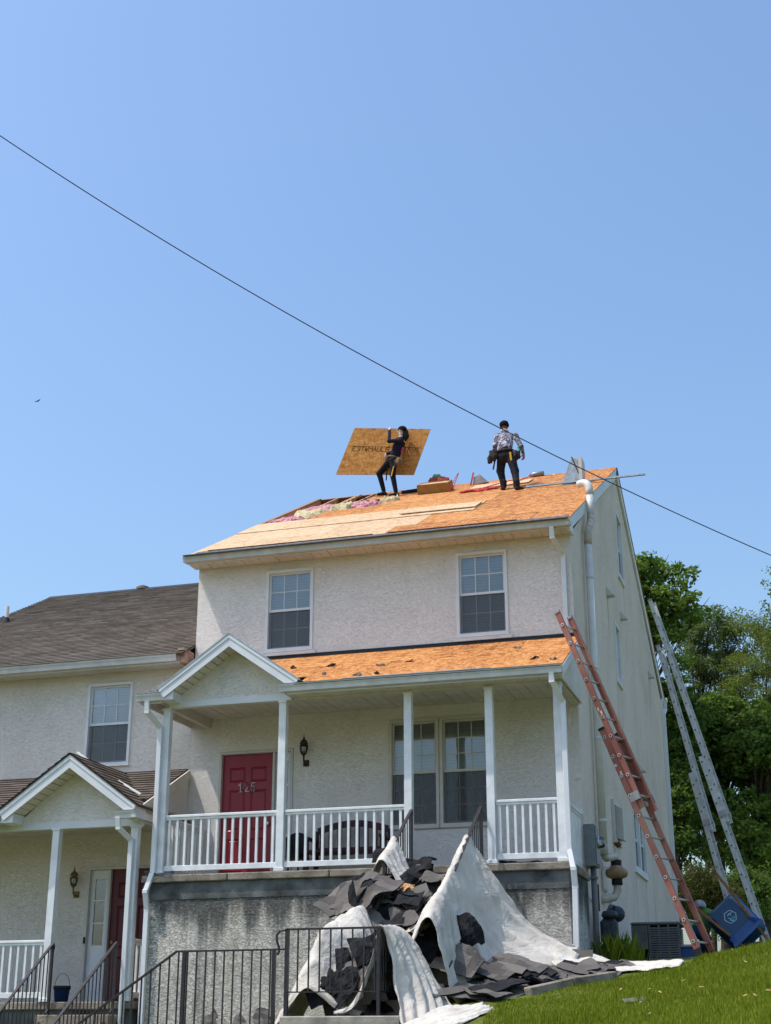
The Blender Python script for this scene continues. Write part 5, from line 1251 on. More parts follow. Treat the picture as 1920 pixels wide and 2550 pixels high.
for s in (-1, 1):
    MB().bar(wl(.72, s*.33, .055), wl(-.62, s*.16, .055), .045, .045, up=n_).build('handle', M['handle_wood'], wb, bv=.006)
    MB().bar(wl(-.30, s*.205, .08), wl(-.36, s*.28, .36), .05, .02, up=n_).build('leg', M['leg_blue'], wb)
    MB().bar(wl(-.15, s*.2, .08), wl(-.36, s*.28, .36), .04, .015, up=n_).build('leg_brace', M['leg_blue'], wb)
MB().bar(wl(-.26, -.27, .085), wl(-.26, .27, .085), .16, .012, up=n_).build('cross_brace', M['leg_blue'], wb)
MB().bar(wl(-.36, -.30, .36), wl(-.36, .30, .36), .06, .02, up=n_).build('foot_bar', M['leg_blue'], wb)
wc = wl(-.66, 0, .08)
def wheel_pts(r, off): return [wc + (h_*math.cos(t)+n_*math.sin(t))*r + w_*off for t in np.linspace(0, 2*math.pi, 20)]
MB().tube(wheel_pts(.13, 0), .045, 8, False).build('tyre', M['rubber'], wb, True)
MB().tube([wc-w_*.04, wc+w_*.04], .085, 14).build('hub', M['leg_blue'], wb)
MB().tube([wc-w_*.20, wc+w_*.20], .012, 8).build('axle', M['silver'], wb)
lc = Vector(at(1660+1020*.156, 2180+665*.156, Y=3.0)); lc = lc - n_*((lc-O).dot(n_)-.0365)
xr = Vector(_rt); xr = (xr-n_*xr.dot(n_)).normalized(); zr = n_.cross(xr); zr = zr if zr.z > 0 else -zr
def lg(a, b, o=0): return lc + xr*a + zr*b + n_*o
m = MB(); hx = [lg(.105*math.sin(R(60*i)), .105*math.cos(R(60*i))) for i in range(7)]
for p, q in zip(hx[:-1], hx[1:]): m.bar(p, q, .010, .003, up=n_)
m.build('logo', M['logo_white'], wb)
m = MB(); m.add([lg(-.05, -.01), lg(.03, -.075), lg(.085, -.045), lg(.075, .02), lg(.02, .0), lg(.0, -.03)], [(0, 1, 2, 3, 4, 5)]); m.build('logo_fill', M['logo_teal'], wb)
m = MB()
for a, b, c, d in ((-.045, .01, -.02, .055), (-.02, .055, .0, .05), (-.035, .03, -.005, .03), (.012, .06, .032, .075), (.005, .02, .012, .055), (-.03, -.02, .005, -.035), (.005, -.035, .0, -.06), (0, -.06, .05, -.06)): m.bar(lg(a, b, .001), lg(c, d, .001), .010, .003, up=n_)
m.build('logo_lettering', M['logo_white'], wb)
def U5(u, v, y): return Vector(at(1660+u*.156, 2180+v*.156, Y=y))
hd = U5(525, 515, 3.55); sN, sF = U5(660, 600, 3.40), U5(620, 590, 3.72); hp = U5(470, 900, 3.6); kn = U5(640, 1000, 3.45)
g0 = float(gz(kn.x, 3.5))
p3 = empty('person', (hp.x, hp.y, g0), 'person in a bright green shirt crouching behind the tipped wheelbarrow', 'person')
P = [(hp, (sN+sF)/2-Vector((0, 0, .06)), .12, .13, 0), (sN, sF, .065, .065, 0), ((sN+sF)/2, hd, .055, .05, 2, .015), (hp-Vector((0, .09, 0)), hp+Vector((0, .09, 0)), .10, .10, 1)]
for dy in (-.12, .12):
    a = Vector((hp.x-.02, hp.y+dy, g0+.08)); P += [(hp+Vector((0, dy, 0)), kn+Vector((0, dy, 0)), .085, .065, 1), (kn+Vector((0, dy, 0)), a, .062, .045, 1), (a-Vector((.04, 0, .04)), a+Vector((.14, 0, -.05)), .04, .03, 3, .012)]
eN, wN = U5(790, 640, 3.32), U5(790, 715, 3.2)
P += [(sN, eN, .058, .045, 0), (eN, wN, .042, .032, 2)]; hand(P, wN, (.3, -.5, -.6), (.4, -.6, -.3), 2, .9, .7)
eF, wF = U5(700, 760, 3.8), U5(790, 780, 3.6); P += [(sF, eF, .055, .044, 0), (eF, wF, .042, .032, 2)]; hand(P, wF, (.5, -.5, -.3), (.4, -.6, -.3), 2, .9, .7)
f, u, a = head(P, hd, (.75, -.35, -.45), (.2, 0, 1), 2, 4, .95)
body('body', P, ['green_shirt', 'jeans_blue', 'skin', 'boot_black', 'hair_dark'], p3, h=.014)
cap_mesh('cap', 'tool_grey', p3, hd, f, u, a, 1.04)
# odds and ends by the rear corner
def gp(x, y, dz=0): return Vector((x, y, float(gz(x, y))+dz))
q = gp(1.32, 3.3); blob('rubbish_bag', 'scrap_felt', 'black rubbish bag on the ground right of the air conditioner', 'bag', (q.x-.02, q.y+.3, q.z+.14), (.15, .15, .17), 33)
c = Vector(at(1712, 2360, Y=2.6)); e = empty('blue_cooler', (c.x, c.y, float(gz(c.x, c.y))), 'small dark blue tool box on the grass behind the orange ladder', 'box')
zc = float(gz(c.x, c.y)); box('body', M['bucket_blue'], e, c.x-.17, c.x+.17, c.y-.1, c.y+.12, zc, zc+.22, bv=.02); box('lid', M['tool_grey'], e, c.x-.18, c.x+.18, c.y-.11, c.y+.13, zc+.221, zc+.27, bv=.015)

# ------------------------------------------------------------------ canvas tarps
def cr(p, t):
    """catmull-rom through list p (n,3) at t in [0,n-1]"""
    n = len(p); i = min(int(t), n-2); f = t-i; P0, P1, P2, P3 = p[max(i-1, 0)], p[i], p[i+1], p[min(i+2, n-1)]
    return .5*((2*P1)+(-P0+P2)*f+(2*P0-5*P1+4*P2-P3)*f*f+(-P0+3*P1-3*P2+P3)*f**3)
def vnoise(seed):
    r = np.random.default_rng(seed); K = r.normal(size=(14, 3)); ph = r.random(14)*6.28
    return lambda x, s: sum(math.sin(K[i]@x*s+ph[i]) for i in range(14))/7
def cloth(label, rows, nu=70, nv=70, amp=.02, seed=1, folds=0, fold_amp=.02, holes=(), mat='canvas', name='canvas_tarp', cat='tarp', ragged=0):
    rows = [np.array(r, float) for r in rows]; nz = vnoise(seed); n2 = vnoise(seed+50); V = np.zeros((nu+1, nv+1, 3))
    cols = [[cr(r, t*(len(r)-1)) for t in np.linspace(0, 1, nv+1)] for r in rows]
    for j in range(nv+1):
        line = [c[j] for c in cols]
        for i in range(nu+1): V[i, j] = cr(line, i/nu*(len(rows)-1))
    du = np.gradient(V, axis=0); dv = np.gradient(V, axis=1); N = np.cross(du, dv); N /= np.linalg.norm(N, axis=-1, keepdims=True)+1e-9
    for i in range(nu+1):
        for j in range(nv+1):
            a = nz(V[i, j], 5)*amp*.8 - abs(n2(V[i, j], 8))*amp*1.3 + abs(nz(V[i, j], 17))*amp*.6
            if folds: q_ = (i/nu*folds*1.7+.45*nz(V[i, j], 2.2)+.25*n2(V[i, j], 4)) % 1; a += fold_amp*1.5*(abs(2*q_-1)**1.6-.4)*(.25+.75*min(1, abs(j/nv-.45)*2.4))
            V[i, j] += N[i, j]*a
            if ragged and (i in (0, nu) or j in (0, nv)): V[i, j] += ragged*np.array([n2(V[i, j], 9), nz(V[i, j], 9), .2*n2(V[i, j], 7)])
    F = []
    for i in range(nu):
        for j in range(nv):
            u, v = (i+.5)/nu, (j+.5)/nv
            if any(((u-h[0])/h[2])**2+((v-h[1])/h[3])**2 < 1+.35*n2(V[i, j], 11) for h in holes): continue
            b = i*(nv+1)+j; F.append((b, b+1, b+nv+2, b+nv+1))
    o = mesh_obj(name, V.reshape(-1, 3), F, M[mat], None, True); o.modifiers.new('s', 'SOLIDIFY').thickness = .004
    return tag(o, label, cat)
G = lambda x, y, dz=.012: (x, y, float(gz(x, y))+dz)
rz_ = lambda y: .80+(y+1.60)*.66       # top of stair handrail at depth y
# over the right handrail, spreading to the ground on the right
cloth('white canvas tarp hanging over the right handrail of the steps and down to the ground', [
  [(-1.50, -2.40, -.30), (-1.34, -2.36, .05), (-1.22, -2.36, rz_(-2.36)+.03), (-1.10, -2.34, .10), (-.85, -2.25, -.28), (-.45, -2.05, -.85), (.15, -1.9, -1.18)],
  [(-1.55, -2.65, -.55), (-1.36, -2.62, -.1), (-1.21, -2.60, rz_(-2.6)+.03), (-1.10, -2.60, -.06), (-.92, -2.55, -.5), (-.62, -2.45, -1.05), G(.1, -2.35)],
  [(-1.60, -3.05, -.90), (-1.38, -3.05, -.45), (-1.22, -3.05, rz_(-3.05)+.03), (-1.10, -3.05, -.42), (-.98, -3.02, -.85), (-.80, -2.95, -1.25), G(-.45, -2.85)],
  [(-1.62, -3.45, -1.2), (-1.42, -3.5, -.75), (-1.24, -3.5, rz_(-3.5)+.03), (-1.12, -3.5, -.70), (-1.02, -3.5, -1.05), (-.92, -3.45, -1.4), G(-.72, -3.35)],
  [(-1.66, -3.8, -1.5), (-1.48, -3.88, -.95), (-1.28, -3.92, rz_(-3.92)+.05), (-1.12, -3.92, -.92), (-1.06, -3.92, -1.3), (-.98, -3.9, -1.6), G(-.88, -3.85)],
  [(-1.66, -4.15, -1.75), (-1.48, -4.25, -1.25), (-1.28, -4.34, rz_(-4.3)+.05), (-1.12, -4.34, -1.1), (-1.04, -4.3, -1.5), (-.98, -4.25, -1.8), G(-.92, -4.15)],
 ], 110, 80, .016, 3, 6, .034, holes=((.64, .78, .10, .11),), ragged=.03)
# over the left handrail at the top
cloth('white canvas tarp draped over the left handrail near the top of the steps', [
  [(-2.50, -2.36, -.22), (-2.36, -2.38, .02), (-2.24, -2.40, rz_(-2.40)+.03), (-2.10, -2.40, .02), (-1.95, -2.42, -.35)],
  [(-2.58, -2.62, -.42), (-2.42, -2.64, -.12), (-2.23, -2.66, rz_(-2.66)+.03), (-2.04, -2.68, -.16), (-1.82, -2.70, -.5)],
  [(-2.62, -2.95, -.62), (-2.44, -2.96, -.36), (-2.24, -2.98, rz_(-2.98)+.03), (-2.02, -3.0, -.38), (-1.80, -3.0, -.72)],
 ], 60, 50, .016, 8, 3, .03, ragged=.03)
# over the lower end of the left handrail, falling left to the ground
cloth('white canvas tarp falling to the left behind the landing railing', [
  [(-3.10, -3.80, -2.2), (-2.85, -3.78, -1.70), (-2.55, -3.75, -1.05), (-2.32, -3.72, -.72), (-2.12, -3.75, -.98), (-2.0, -3.8, -1.5), (-1.9, -3.85, -1.75)],
  [(-3.15, -4.20, -2.35), (-2.88, -4.18, -1.75), (-2.62, -4.15, -1.10), (-2.48, -4.12, -.93), (-2.20, -4.12, -1.10), (-2.05, -4.15, -1.6), (-1.95, -4.2, -2.0)],
  [(-3.20, -4.60, -2.45), (-2.95, -4.55, -1.95), (-2.70, -4.50, -1.40), (-2.55, -4.48, -1.12), (-2.35, -4.45, -1.40), (-2.20, -4.5, -1.75), (-2.05, -4.5, -2.03)],
  [(-3.25, -4.85, -2.5), (-3.02, -4.85, -2.25), (-2.80, -4.85, -1.95), (-2.60, -4.82, -1.75), (-2.40, -4.80, -1.85), (-2.2, -4.8, -1.98), (-1.95, -4.8, -2.035)],
 ], 80, 70, .018, 12, 5, .04, holes=((.42, .80, .22, .10),), ragged=.03)
cloth('pale canvas fold rising between the steps and the landing railing', [
  [(-2.42, -3.45, -.95), (-2.30, -3.42, -.62), (-2.12, -3.45, -.86), (-1.8, -3.5, -1.0), (-1.45, -3.55, -.88)],
  [(-2.48, -3.65, -1.05), (-2.32, -3.62, -.86), (-2.10, -3.65, -1.0), (-1.8, -3.7, -1.12), (-1.42, -3.7, -.98)],
  [(-2.45, -3.85, -1.2), (-2.32, -3.82, -1.0), (-2.10, -3.82, -1.12), (-1.8, -3.85, -1.22), (-1.42, -3.85, -1.1)],
 ], 30, 50, .014, 17, 2, .01, ragged=.02)
# over the landing's side rail and onto the lawn
cloth('white canvas tarp bunched over the side rail of the landing', [
  [(-2.20, -4.98, -2.02), (-2.0, -4.96, -1.95), (-1.82, -4.95, -1.60), (-1.70, -4.93, -1.20), (-1.66, -4.93, -1.06), (-1.58, -4.92, -1.22), (-1.50, -4.95, -1.65), (-1.40, -5.05, -2.0), (-1.28, -5.25, -2.28)],
  [(-2.15, -4.7, -2.03), (-1.98, -4.7, -1.85), (-1.80, -4.7, -1.5), (-1.68, -4.7, -1.15), (-1.62, -4.7, -1.04), (-1.50, -4.68, -1.16), (-1.32, -4.7, -1.6), (-1.15, -4.8, -1.95), (-1.05, -5.1, -2.2)],
  [(-2.05, -4.4, -2.0), (-1.92, -4.4, -1.75), (-1.78, -4.4, -1.40), (-1.66, -4.4, -1.12), (-1.58, -4.38, -1.05), (-1.42, -4.35, -1.22), (-1.22, -4.4, -1.6), (-1.02, -4.5, -1.95), (-.85, -4.8, -2.12)],
  [(-1.95, -4.2, -1.9), (-1.85, -4.2, -1.65), (-1.75, -4.2, -1.4), (-1.64, -4.18, -1.2), (-1.54, -4.15, -1.12), (-1.38, -4.12, -1.35), (-1.18, -4.15, -1.7), (-1.0, -4.25, -1.95), (-.75, -4.6, -2.05)],
 ], 70, 90, .018, 23, 4, .036, ragged=.03)
cloth('white canvas trailing over the edge of the lawn at the foot of the landing', [
  [G(-1.45, -5.35, .03), G(-1.15, -5.2, .10), G(-.85, -4.9, .08), G(-.55, -4.7, .03)],
  [G(-1.35, -5.6, .02), G(-1.0, -5.45, .08), G(-.7, -5.15, .07), G(-.42, -4.85, .02)],
  [G(-1.3, -5.75, .0), G(-.95, -5.7, .03), G(-.60, -5.35, .03), G(-.30, -4.95, .01)],
 ], 30, 40, .03, 29, 3, .02, ragged=.05)
# spread flat on the walk to the right
cloth('white canvas tarp spread on the ground toward the orange ladder', [
  [G(-.2, -2.0, .05), G(.2, -1.85, .10), G(.6, -1.75, .05), G(1.0, -1.75, .03), G(1.35, -1.8, .02)],
  [G(-.1, -2.5, .05), G(.3, -2.35, .05), G(.7, -2.2, .04), G(1.1, -2.1, .05), G(1.5, -2.1, .04)],
  [G(.0, -2.9, .04), G(.4, -2.75, .05), G(.8, -2.6, .05), G(1.15, -2.5, .06), G(1.55, -2.4, .03)],
  [G(.0, -3.3, .02), G(.4, -3.1, .03), G(.85, -2.95, .04), G(1.2, -2.8, .04), G(1.55, -2.6, .02)],
 ], 50, 60, .028, 31, 4, .012, ragged=.05)

# ------------------------------------------------------------------ torn shingles
SC = []
def scrap(c, n, up, w, l, seed, mat='scrap_top', tabs=True, bend=.0, name='shingle_scrap'):
    """ragged sheet of roofing: a curled plate w x l, centre c, normal n, with notched tabs and torn edges"""
    r = random.Random(seed); n = Vector(n).normalized(); up = Vector(up); y = (up-n*up.dot(n)).normalized(); x = y.cross(n).normalized(); c = Vector(c)
    k = max(4, int(w/.05)); m = MB(); T = []; B = []; jt_ = 0; jb_ = 0
    for i in range(k+1):
        u = -w/2+w*i/k
        if r.random() < .35: jt_ = r.uniform(-.16, .06)
        if r.random() < .3: jb_ = r.uniform(-.05, .13)
        T.append((u+r.uniform(-.01, .01), l*(.5+jt_+r.uniform(-.03, .03)))); B.append((u+r.uniform(-.01, .01), -l*(.5-jb_+r.uniform(-.03, .03))))
    th = .006; p1_, p2_, p3_ = r.uniform(0, 6.3), r.uniform(0, 6.3), r.uniform(-1, 1)
    def P(u, v, o):
        a, b = u/w, v/l
        return c + x*u + y*v + n*(o + bend*(1.2*math.sin(a*4.1+p1_)*math.cos(b*2.7+p2_) + 1.4*p3_*a*b*2 - 1.1*(a*a+b*b) + .35*math.sin(a*11+b*7+p2_)))
    def cell(i0, i1, v0, v1, lift, nv=2):
        vv = [v0+(v1-v0)*q/nv for q in range(nv+1)]; q1 = nv+1
        a = [P(T[i][0], T[i][1]*t+B[i][1]*(1-t), lift) for i in range(i0, i1+1) for t in vv]; b = [q-n*th for q in a]; nn = len(a); fs = []
        for j in range(i1-i0):
            for q in range(nv): z = j*q1+q; fs += [(z, z+1, z+q1+1, z+q1), (nn+z, nn+z+q1, nn+z+q1+1, nn+z+1)]
            z = j*q1; fs += [(z, z+q1, nn+z+q1, nn+z), (z+nv, nn+z+nv, nn+z+q1+nv, z+q1+nv)]
        e = (i1-i0)*q1
        for q in range(nv): fs += [(q, nn+q, nn+q+1, q+1), (e+q, e+q+1, nn+e+q+1, nn+e+q)]
        m.add(a+b, fs)
    if tabs:
        nr = max(2, int(l/.13))
        for rI in range(nr):
            i = 0; v0, v1 = rI/nr, (rI+1.08)/nr
            while i < k:
                st = min(k-i, r.choice((3, 4, 4, 5, 7)))
                if r.random() > .05: cell(i, i+st, max(0, v0-r.uniform(0, .03)), min(1, v1), .007*(nr-rI)*.4+r.uniform(0, .006))
                i += st
        m.cur = 1; cell(0, k, .02, .98, -.010, 5)
    else: cell(0, k, 0, 1, 0, 6)
    o = m.build(name, [M[mat], M['scrap_felt']] if tabs else M[mat]); SC.append(o); return o
def put(u, v, Y, n, up, w, l, seed, **k): return scrap(at(640+u*.36, 2050+v*.36, Y=Y), n, up, w, l, seed, **k)
G1, G2 = 'shingle scraps heaped on the porch steps', 'shingle scraps strewn on the walk'
L1, L2 = 'torn grey-brown shingle scrap in the heap on the porch steps', 'torn grey-brown shingle scrap strewn on the walk beside the steps'
big = tag(put(700, 470, -3.3, (-.2, -.55, .85), (.35, .75, .5), 1.0, .72, 1, bend=.09), 'largest torn shingle mat spilling left over the handrail', 'shingles')
tag(put(930, 520, -3.15, (.1, -.6, .8), (-.1, .8, .6), .90, .62, 2, bend=.07), 'torn shingle mat in the middle of the heap under the orange wood splinter', 'shingles')
tag(put(1150, 500, -3.0, (.3, -.5, .8), (-.5, .7, .55), .60, .5, 3, bend=.05), 'torn shingle mat against the right-hand tarp', 'shingles')
tag(put(620, 600, -3.35, (-.75, -.6, .2), (.1, .2, 1), .5, .62, 4, tabs=False, mat='scrap_felt', bend=.06), 'black felt flap hanging down left of the heap', 'felt')
tag(put(880, 215, -2.35, (-.3, -.7, .5), (.3, .4, .8), .34, .26, 5, tabs=False, mat='scrap_felt', bend=.05), 'black felt flap at the top of the left tarp', 'felt')
tag(put(1000, 440, -3.05, (.05, -.62, .78), (.1, .8, .6), .30, .15, 40, tabs=False, mat='torn_wood', bend=.02, name='wood_splinter'), 'orange torn wood splinter on top of the shingle heap', 'wood')
tag(put(1600, 1120, -3.9, (.0, -.3, .95), (.7, .6, .2), .28, .08, 41, tabs=False, mat='torn_wood', name='wood_splinter'), 'orange wood splinter lying on the shingles in front of the walk', 'wood')
q = at(1180+585*.444, 1900+1160*.444, Y=-2.7)
tag(scrap(q, (.1, -.35, .95), (0, 1, .4), .34, .14, 42, tabs=False, mat='torn_wood', name='wood_splinter'), 'orange wood splinter on the tarp spread on the ground', 'wood')
for i, (u, v, Y, n, up, w, l, tb__, mt) in enumerate((   # mats lying over the left handrail and across the steps
  (610, 530, -3.25, (-.45, -.55, .7), (.5, .6, .4), .55, .45, 1, 'scrap_top'), (760, 430, -3.05, (-.15, -.6, .78), (.2, .8, .5), .62, .42, 1, 'scrap_top'), (880, 430, -3.0, (.05, -.55, .8), (.1, .8, .5), .55, .34, 0, 'scrap_felt'),
  (820, 540, -3.25, (.0, -.62, .78), (-.15, .8, .55), .72, .42, 1, 'scrap_top'), (690, 610, -3.35, (-.35, -.75, .5), (.3, .5, .8), .55, .40, 0, 'scrap_felt'), (960, 590, -3.3, (.15, -.6, .78), (-.2, .8, .5), .6, .40, 1, 'scrap_top'),
  (1090, 560, -3.25, (.25, -.6, .75), (-.3, .8, .5), .5, .40, 0, 'scrap_felt'), (1050, 640, -3.45, (.2, -.7, .6), (-.3, .6, .7), .5, .3, 1, 'scrap_top'), (850, 640, -3.45, (.0, -.75, .6), (.1, .6, .7), .66, .3, 0, 'scrap_felt'),
  (700, 370, -2.85, (-.5, -.4, .75), (.2, .8, .5), .32, .28, 0, 'scrap_felt'), (1190, 430, -2.95, (.3, -.5, .8), (-.4, .7, .5), .4, .36, 0, 'scrap_felt'))):
    tag(put(u, v, Y, n, up, w, l, 700+i, tabs=bool(tb__), mat=mt, bend=.05), L1, 'shingles', G1)
rr = random.Random(11)
for i in range(42):       # heap on the steps
    y = rr.uniform(-4.1, -2.5); t = (-1.6-y)
    x = rr.uniform(-2.25, -1.35); z = -.012-t*.687+.28+rr.uniform(0, .42)*(1-abs(x+1.8)/.8)
    o = scrap((x, y, z), (rr.uniform(-.4, .4), -.6+rr.uniform(-.3, .3), .75), (rr.uniform(-.6, .6), .7, .5), rr.uniform(.3, .62), rr.uniform(.22, .44), 100+i, tabs=rr.random() < .55, mat='scrap_top' if rr.random() < .45 else 'scrap_felt', bend=rr.uniform(.02, .08)); tag(o, L1, 'shingles', G1)
for i in range(26):       # spilling into the landing
    o = scrap((rr.uniform(-2.45, -1.72), rr.uniform(-4.75, -4.15), -2.0+rr.uniform(.05, .75)), (rr.uniform(-.5, .5), -.8, rr.uniform(.1, .7)), (rr.uniform(-.6, .6), .3, .8), rr.uniform(.28, .55), rr.uniform(.26, .5), 200+i, tabs=rr.random() < .35, mat='scrap_felt' if rr.random() < .7 else 'scrap_top', bend=.06); tag(o, 'dark shingle scrap piled on the landing behind the black railing', 'shingles', 'shingle scraps piled on the landing')
tag(put(1440, 740, -3.55, (.55, -.7, .3), (-.55, .3, 1), .40, .5, 66, tabs=False, mat='scrap_felt', bend=.09), 'ragged black sheet filling the dark hole torn in the right-hand tarp', 'felt')  # black sheet stands for the shade inside the tarp's torn hole
tag(put(1190, 850, -4.0, (.3, -.8, .4), (-.1, .3, 1), .28, .42, 7, tabs=False, mat='scrap_felt', bend=.05), 'ragged black felt below the middle of the right-hand tarp', 'felt')
tag(put(1410, 950, -3.85, (.15, -.75, .62), (.35, .6, .8), .50, .42, 8, bend=.03), 'large tabbed shingle piece propped against the foot of the right-hand tarp', 'shingles')
tag(put(1230, 960, -4.1, (.1, -.6, .75), (.2, .6, .6), .40, .22, 9, bend=.02), 'flat grey shingle piece beside the bunched tarp', 'shingles')
tag(put(1340, 1160, -4.35, (.3, -.5, .8), (-.6, .6, .2), .55, .12, 10), 'long narrow shingle strip leaning at the foot of the heap', 'shingles')
for i in range(34):       # strewn over the walk
    t = rr.random(); x = -.95+1.7*t+rr.uniform(-.12, .12); y = -4.55+1.85*t+rr.uniform(-.15, .55)*(1.1-t*.6)
    z = float(gz(x, y))+.035+rr.uniform(0, .12)*(1-.6*t); big_ = rr.random() < .5
    o = scrap((x, y, z), (rr.uniform(-.22, .22), -.33+rr.uniform(-.15, .15), .92), (rr.uniform(-.9, .9), .7, .2), rr.uniform(.45, .8) if big_ else rr.uniform(.15, .35), rr.uniform(.3, .48) if big_ else rr.uniform(.1, .22), 300+i, tabs=rr.random() < .8, mat='scrap_top' if rr.random() < .8 else 'scrap_felt', bend=rr.uniform(.01, .035)); tag(o, L2, 'shingles', G2)
for i, (u, v) in enumerate(((1180+60*.444, 1900+1150*.444), (1180+230*.444, 1900+1130*.444), (1180+150*.444, 1900+1200*.444), (1180+330*.444, 1900+1170*.444))):
    o = scrap(at(u, v, Y=-3.6+.2*i), (.05, -.45, .9), (.3, .8, .3), .75, .46, 400+i, bend=.025); tag(o, L2, 'shingles', G2)
q = at(1180+590*.444, 1900+1075*.444, Y=-2.0); tag(scrap(q, (0, -.95, .3), (0, .2, 1), .36, .15, 60, tabs=False), 'brown shingle piece standing at the foundation corner', 'shingles')
q = at(1180+725*.444, 1900+1140*.444, Y=-2.6); tag(scrap(q, (.1, -.4, .9), (.4, .8, .3), .44, .20, 61, tabs=False, mat='starter_strip'), 'flat dark shingle lying across the white tarp on the ground', 'shingles')
q = at(1180+890*.444, 1900+1255*.444, Y=-5.2); z = float(gz(q[0], q[1])); tag(scrap((q[0], q[1], z+.03), (0, -.3, .95), (1, .3, .1), .14, .30, 62, tabs=False, mat='starter_strip'), 'single dark shingle lying alone on the lawn', 'shingles')
# scraps left on the porch roof and the slab
rr = random.Random(5)
for i, (u, v) in enumerate(((860+80*.36, 1540+395*.36), (860+215*.36, 1540+385*.36), (860+245*.36, 1540+328*.36), (860+440*.36, 1540+303*.36), (860+1190*.36, 1540+205*.36), (860+1310*.36, 1540+280*.36), (860+1440*.36, 1540+285*.36), (340+1440*.336, 1540+355*.336), (340+1390*.336, 1540+415*.336), (340+1160*.336, 1540+370*.336))):
    d = _fw+_rt*(u-960)/FPX-_up*(v-1275)/FPX; p0 = np.array(rfP(0, 0, 0)); nn = np.array([0, -(PZ1-PZ0), 1.918]); t = ((p0-CAM)@nn)/(d@nn); q = CAM+t*d
    o = scrap((q[0], q[1], q[2]+.022), (rr.uniform(-.15, .15), -.44, .9), (rr.uniform(-.9, .9), .5, .25), rr.uniform(.08, .18), rr.uniform(.03, .09), 500+i, tabs=False, mat='scrap_felt' if i % 2 else 'starter_strip', bend=.02)
    tag(o, 'small dark shingle scrap left on the bare porch roof', 'shingles', 'scraps on the porch roof')
for i, (x, y, l) in enumerate(((-6.1, -1.62, 'thin dark shingle strip at the left end of the porch slab'), (-.62, -1.45, 'black felt scrap under the right porch railing'), (-.95, -1.5, 'dark felt scrap beside the post right of the steps'))):
    tag(scrap((x, y, .02), (0, -.1, 1), (1, .1, 0), .10 if i == 0 else .2, .45, 520+i, tabs=False, mat='starter_strip' if i == 0 else 'scrap_felt', bend=.03), l, 'shingles')
for i, (u, v) in enumerate(((520, 2540), (590, 2545), (650, 2535))):
    q = at(u, v, Y=-3.2); tag(scrap(q, (-.2, -.6, .6), (.8, .2, .4), .30, .22, 540+i, tabs=i != 1, bend=.05), 'dark shingle scrap at the foot of the foundation left of the landing', 'shingles', 'scraps at the foundation')
# wood chips on the lawn
rr = random.Random(21)
for i in range(15):
    x = rr.uniform(-.1, 3.2); y = rr.uniform(-7.5, -2.4)
    if y > -4.6+.75*x: continue
    z = float(gz(x, y))+.05; tag(scrap((x, y, z), (rr.uniform(-.3, .3), -.4, .9), (rr.random()-.5, rr.random(), .1), rr.uniform(.03, .06), .016, 600+i, tabs=False, mat='lumber', name='wood_chip'), 'small pale wood chip on the lawn', 'wood chip', 'wood chips on the lawn')

# ------------------------------------------------------------------ overhead cable and bird
a, b, c = at(0, 338, Y=-8), at(1245, 1066, Y=-4.5), at(1920, 1383, Y=-2)
tb_ = 1245/1920
def cab(t):
    return a*((t-tb_)*(t-1))/((0-tb_)*(0-1)) + b*(t*(t-1))/(tb_*(tb_-1)) + c*(t*(t-tb_))/(1*(1-tb_))
tag(MB().tube([cab(t) for t in np.linspace(-.35, 1.35, 60)], .0068, 6).build('overhead_cable', M['cable_black']), 'black overhead cable crossing the sky and roof', 'cable')
q = at(94, 999, Y=60); bd = empty('bird', q, 'tiny dark bird gliding in the sky on the left', 'bird')
MB().tube([q+np.array([-.09, .02, -.02]), q+np.array([-.03, 0, 0]), q+np.array([.05, 0, .0]), q+np.array([.11, 0, -.03])], [.004, .03, .03, .006], 8).build('body', M['bird_dark'], bd, True)
for s, pts in ((-1, [(0, 0, .01), (-.12, 0, .0), (-.24, 0, -.035)]), (1, [(0, 0, .01), (.10, 0, .06), (.20, .0, .15)])):
    m = MB(); V = []
    for (x, y, z), wd in zip(pts, (.07, .06, .01)): V += [q+np.array([x, -wd, z-.01]), q+np.array([x, wd, z])]
    m.add(V, [(0, 1, 3, 2), (2, 3, 5, 4)]); o = m.build('wing', M['bird_dark'], bd); o.modifiers.new('s', 'SOLIDIFY').thickness = .01

# ------------------------------------------------------------------ trees
def leaf_mesh(name, C, size, mat, parent, rng, aspect=.6, droop=.3):
    n = len(C); A = rng.normal(size=(n, 3)); A[:, 2] = A[:, 2]*.6-droop; A /= np.linalg.norm(A, axis=1)[:, None]; Bv = rng.normal(size=(n, 3)); Bv -= A*(A*Bv).sum(1)[:, None]; Bv /= np.linalg.norm(Bv, axis=1)[:, None]
    L = size*(.6+.8*rng.random((n, 1))); V = np.stack([C-A*L*.5, C+Bv*L*aspect*.5, C+A*L*.5, C-Bv*L*aspect*.5], 1).reshape(-1, 3)
    base = C.mean(0); base[2] = C[:, 2].min(); me = bpy.data.meshes.new(name); me.vertices.add(4*n); me.vertices.foreach_set('co', (V-base).astype(np.float32).ravel()); me.loops.add(4*n); me.loops.foreach_set('vertex_index', np.arange(4*n, dtype=np.int32)); me.polygons.add(n)
    me.polygons.foreach_set('loop_start', np.arange(0, 4*n, 4, dtype=np.int32)); me.materials.append(M[mat]); me.update(); me.validate()
    o = bpy.data.objects.new(name, me); link(o, parent); WL[o.name] = Vector(base); o.location = Vector(base)-(WL[parent.name] if parent else Vector((0, 0, 0))); return o
